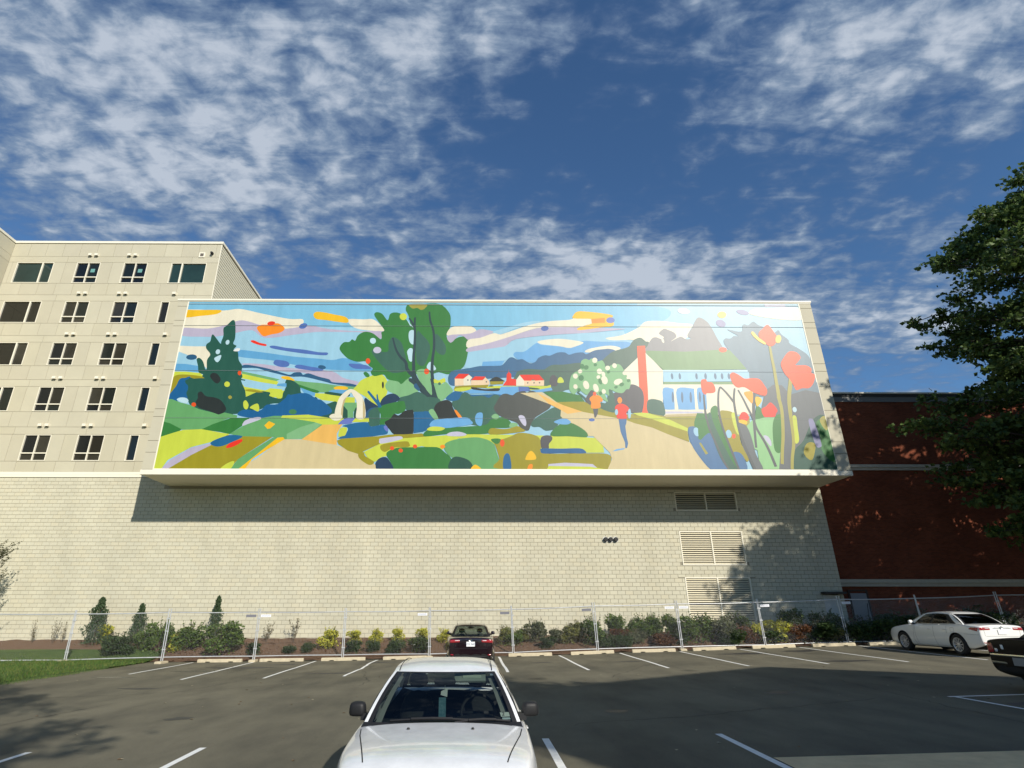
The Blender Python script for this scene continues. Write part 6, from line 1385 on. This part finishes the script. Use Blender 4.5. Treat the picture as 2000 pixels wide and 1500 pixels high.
# -- dark red saloon, tail towards the viewer
SC = dict(BASE, L=4.80, W=1.82, cowl=1.15, wtop=.30, rtop=-1.12, deck=-1.80, zcowl=1.0, zdeck=1.04, zroof=1.46, roofw=.60, ddrop=.05, tailw=.10, mirm=None, axf=1.38, axr=-1.40)
def cam_details(K, paint, txt, lamp_split=.60):
    P_, S_ = K['patch'], K['seam']; xr = K['xr']
    for s in (1, -1):
        P_('tail_lamp', 'rear', [(s * .40, .86), (s * .80, .84), (s * .84, .95), (s * .40, .945)] if s > 0 else [(-.80, .84), (-.40, .86), (-.40, .945), (-.84, .95)], LRED, .012, 12, 6)
        P_('reversing_lamp', 'rear', [(s * .42, .90), (s * .60, .90), (s * .60, .935), (s * .42, .935)], LCLR, .018, 6, 4)
        sd = 'left' if s > 0 else 'right'
        P_('tail_lamp', sd, [(xr + .07, .80), (xr + .42, .885), (xr + .30, .945), (xr + .07, .945)], LRED, .008, 8, 5)
        for xa in (.62, -.36): S_(sd, [(xa, .98), (xa + .02, .62), (xa - .03, .30)], .008)
        S_(sd, [(K['xf'] - 1.72, .95), (K['xf'] - 1.62, .45), (K['xf'] - 1.70, .30)], .008); S_(sd, [(-1.02, .98), (-1.00, .72)], .008)
        S_(sd, [(K['xf'] - 1.65, .285), (-1.0, .285)], .006); S_(sd, [(xr + .62, .72), (xr + .05, .70)], .006)
        for xa in (-.16, -.98 + .06): P_('door_handle', sd, [(xa - .1, .83), (xa + .1, .83), (xa + .1, .865), (xa - .1, .865)], PT[paint], .030, 6, 3)
        S_(sd, [(-1.36, .77), (-1.20, .77), (-1.20, .91), (-1.36, .91), (-1.36, .77)], .006)
        P_('reflector', 'rear', [(s * .62, .42), (s * .76, .43), (s * .76, .47), (s * .62, .46)], LRED, .008, 4, 3)
        P_('headlight', 'front', [(s * .42, .60), (s * .74, .63), (s * .78, .74), (s * .45, .69)], LCLR, .006)
    S_('rear', [(-.60, .66), (.60, .66)], .008); S_('rear', [(-.64, .95), (-.62, .66)], .007); S_('rear', [(.64, .95), (.62, .66)], .007)
    P_('trunk_garnish', 'rear', [(-.36, .905), (.36, .905), (.34, .935), (-.34, .935)], CHR if paint == 'pearl' else PT[paint], .014, 8, 3)
    h = K['hit']('rear', 0, .93, .016); b = MB(); b.lathe([(.036, 0), (.052, -.006), (.050, 0)], 20, 'x'); b.tube([(0, -.04, .0), (0, .04, 0)], .008, 5); b.tube([(0, 0, -.034), (0, 0, .034)], .007, 5); b.build('emblem', CHR, K['car'], loc=tuple(h))
    h = K['hit']('rear', 0, .80, .016); plate_at(K, h.x, .80, 1, txt)
    P_('bumper_lower', 'rear', [(-.62, .335), (.62, .335), (.64, .40), (-.64, .40)], PLB, .006, 12, 4)
    b = MB(); b.tube([(-2.0, .45, .28), (-2.36, .45, .27)], .035, 10); b.build('exhaust', CHR, K['car'], True)
S1 = dict(SC, seatm=INTG); S1.pop('mirm')
RED = sedan('dark_red_saloon', 'dark red saloon parked facing the fence, beyond the white foreground car', (-.05, 25.45, ground(0, 25.4) + .005), R(90), 'red', S1)
cam_details(RED, 'red', 'VYG 9602')
b = MB(); b.tube([(0, 0, 0), (-.10, 0, .05)], .012, 5); b.build('roof_aerial', PLB, RED['car'], loc=(-1.02, 0, 1.455))
# -- white saloon parked at the right, seen from behind its left side
S2 = dict(SC, tint=True, rglass=GLD, spokes=10, seatm=INTG); S2.pop('mirm')
WH = sedan('pearl_white_saloon', 'shiny white saloon parked facing the fence at the right edge', (18.60, 24.15, ground(18.6, 24) + .005), R(90), 'pearl', S2)
cam_details(WH, 'pearl', '')
# -- black car cut by the right edge
S3 = dict(BASE, L=5.05, W=1.90, cowl=1.1, wtop=.32, rtop=-1.1, deck=-1.82, zcowl=1.0, zdeck=1.02, zroof=1.44, roofw=.60, tailw=.13, nosew=.14, axf=1.5, axr=-1.52, wr=.36, ddrop=.03, tint=True); 
BL = sedan('black_saloon', 'black car with chrome strip and red lamps cut off by the right edge', (14.42, 13.68, ground(14.4, 13.7) + .005), R(0), 'black', S3)
def black_details(K):
    P_, S_ = K['patch'], K['seam']; xr = K['xr']
    for s in (1, -1):
        sd = 'left' if s > 0 else 'right'
        P_('tail_lamp', 'rear', [(s * .60, .74), (s * .80, .72), (s * .83, .93), (s * .62, .94)], LRED, .012, 8, 6); P_('tail_lamp', sd, [(xr + .05, .72), (xr + .26, .76), (xr + .20, .93), (xr + .05, .93)], LRED, .010, 6, 5)
        P_('reversing_lamp', 'rear', [(s * .50, .75), (s * .58, .74), (s * .58, .82), (s * .50, .82)], LCLR, .014, 4, 4)
        P_('side_chrome', sd, [(xr + .04, .665), (xr + .3, .665), (xr + .3, .70), (xr + .04, .70)], CHR, .01, 6, 3)
        S_(sd, [(-.4, 1.0), (-.38, .3)], .008); S_(sd, [(.7, 1.0), (.7, .3)], .008)
        P_('bumper_trim', 'rear', [(s * .34, .50), (s * .80, .50), (s * .80, .56), (s * .34, .545)], mat('trim_satin', (.20, .20, .19), .3, metal=.6), .012, 8, 3)
        P_('badge', 'rear', [(s * .33, .80), (s * .41, .80), (s * .41, .90), (s * .33, .90)], PLATE, .010, 4, 4) if s > 0 else None
    P_('chrome_strip', 'rear', [(-.78, .66), (.78, .66), (.78, .705), (-.78, .705)], CHR, .014, 18, 3)
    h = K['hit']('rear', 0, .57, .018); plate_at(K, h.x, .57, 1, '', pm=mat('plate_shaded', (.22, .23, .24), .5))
black_details(BL)
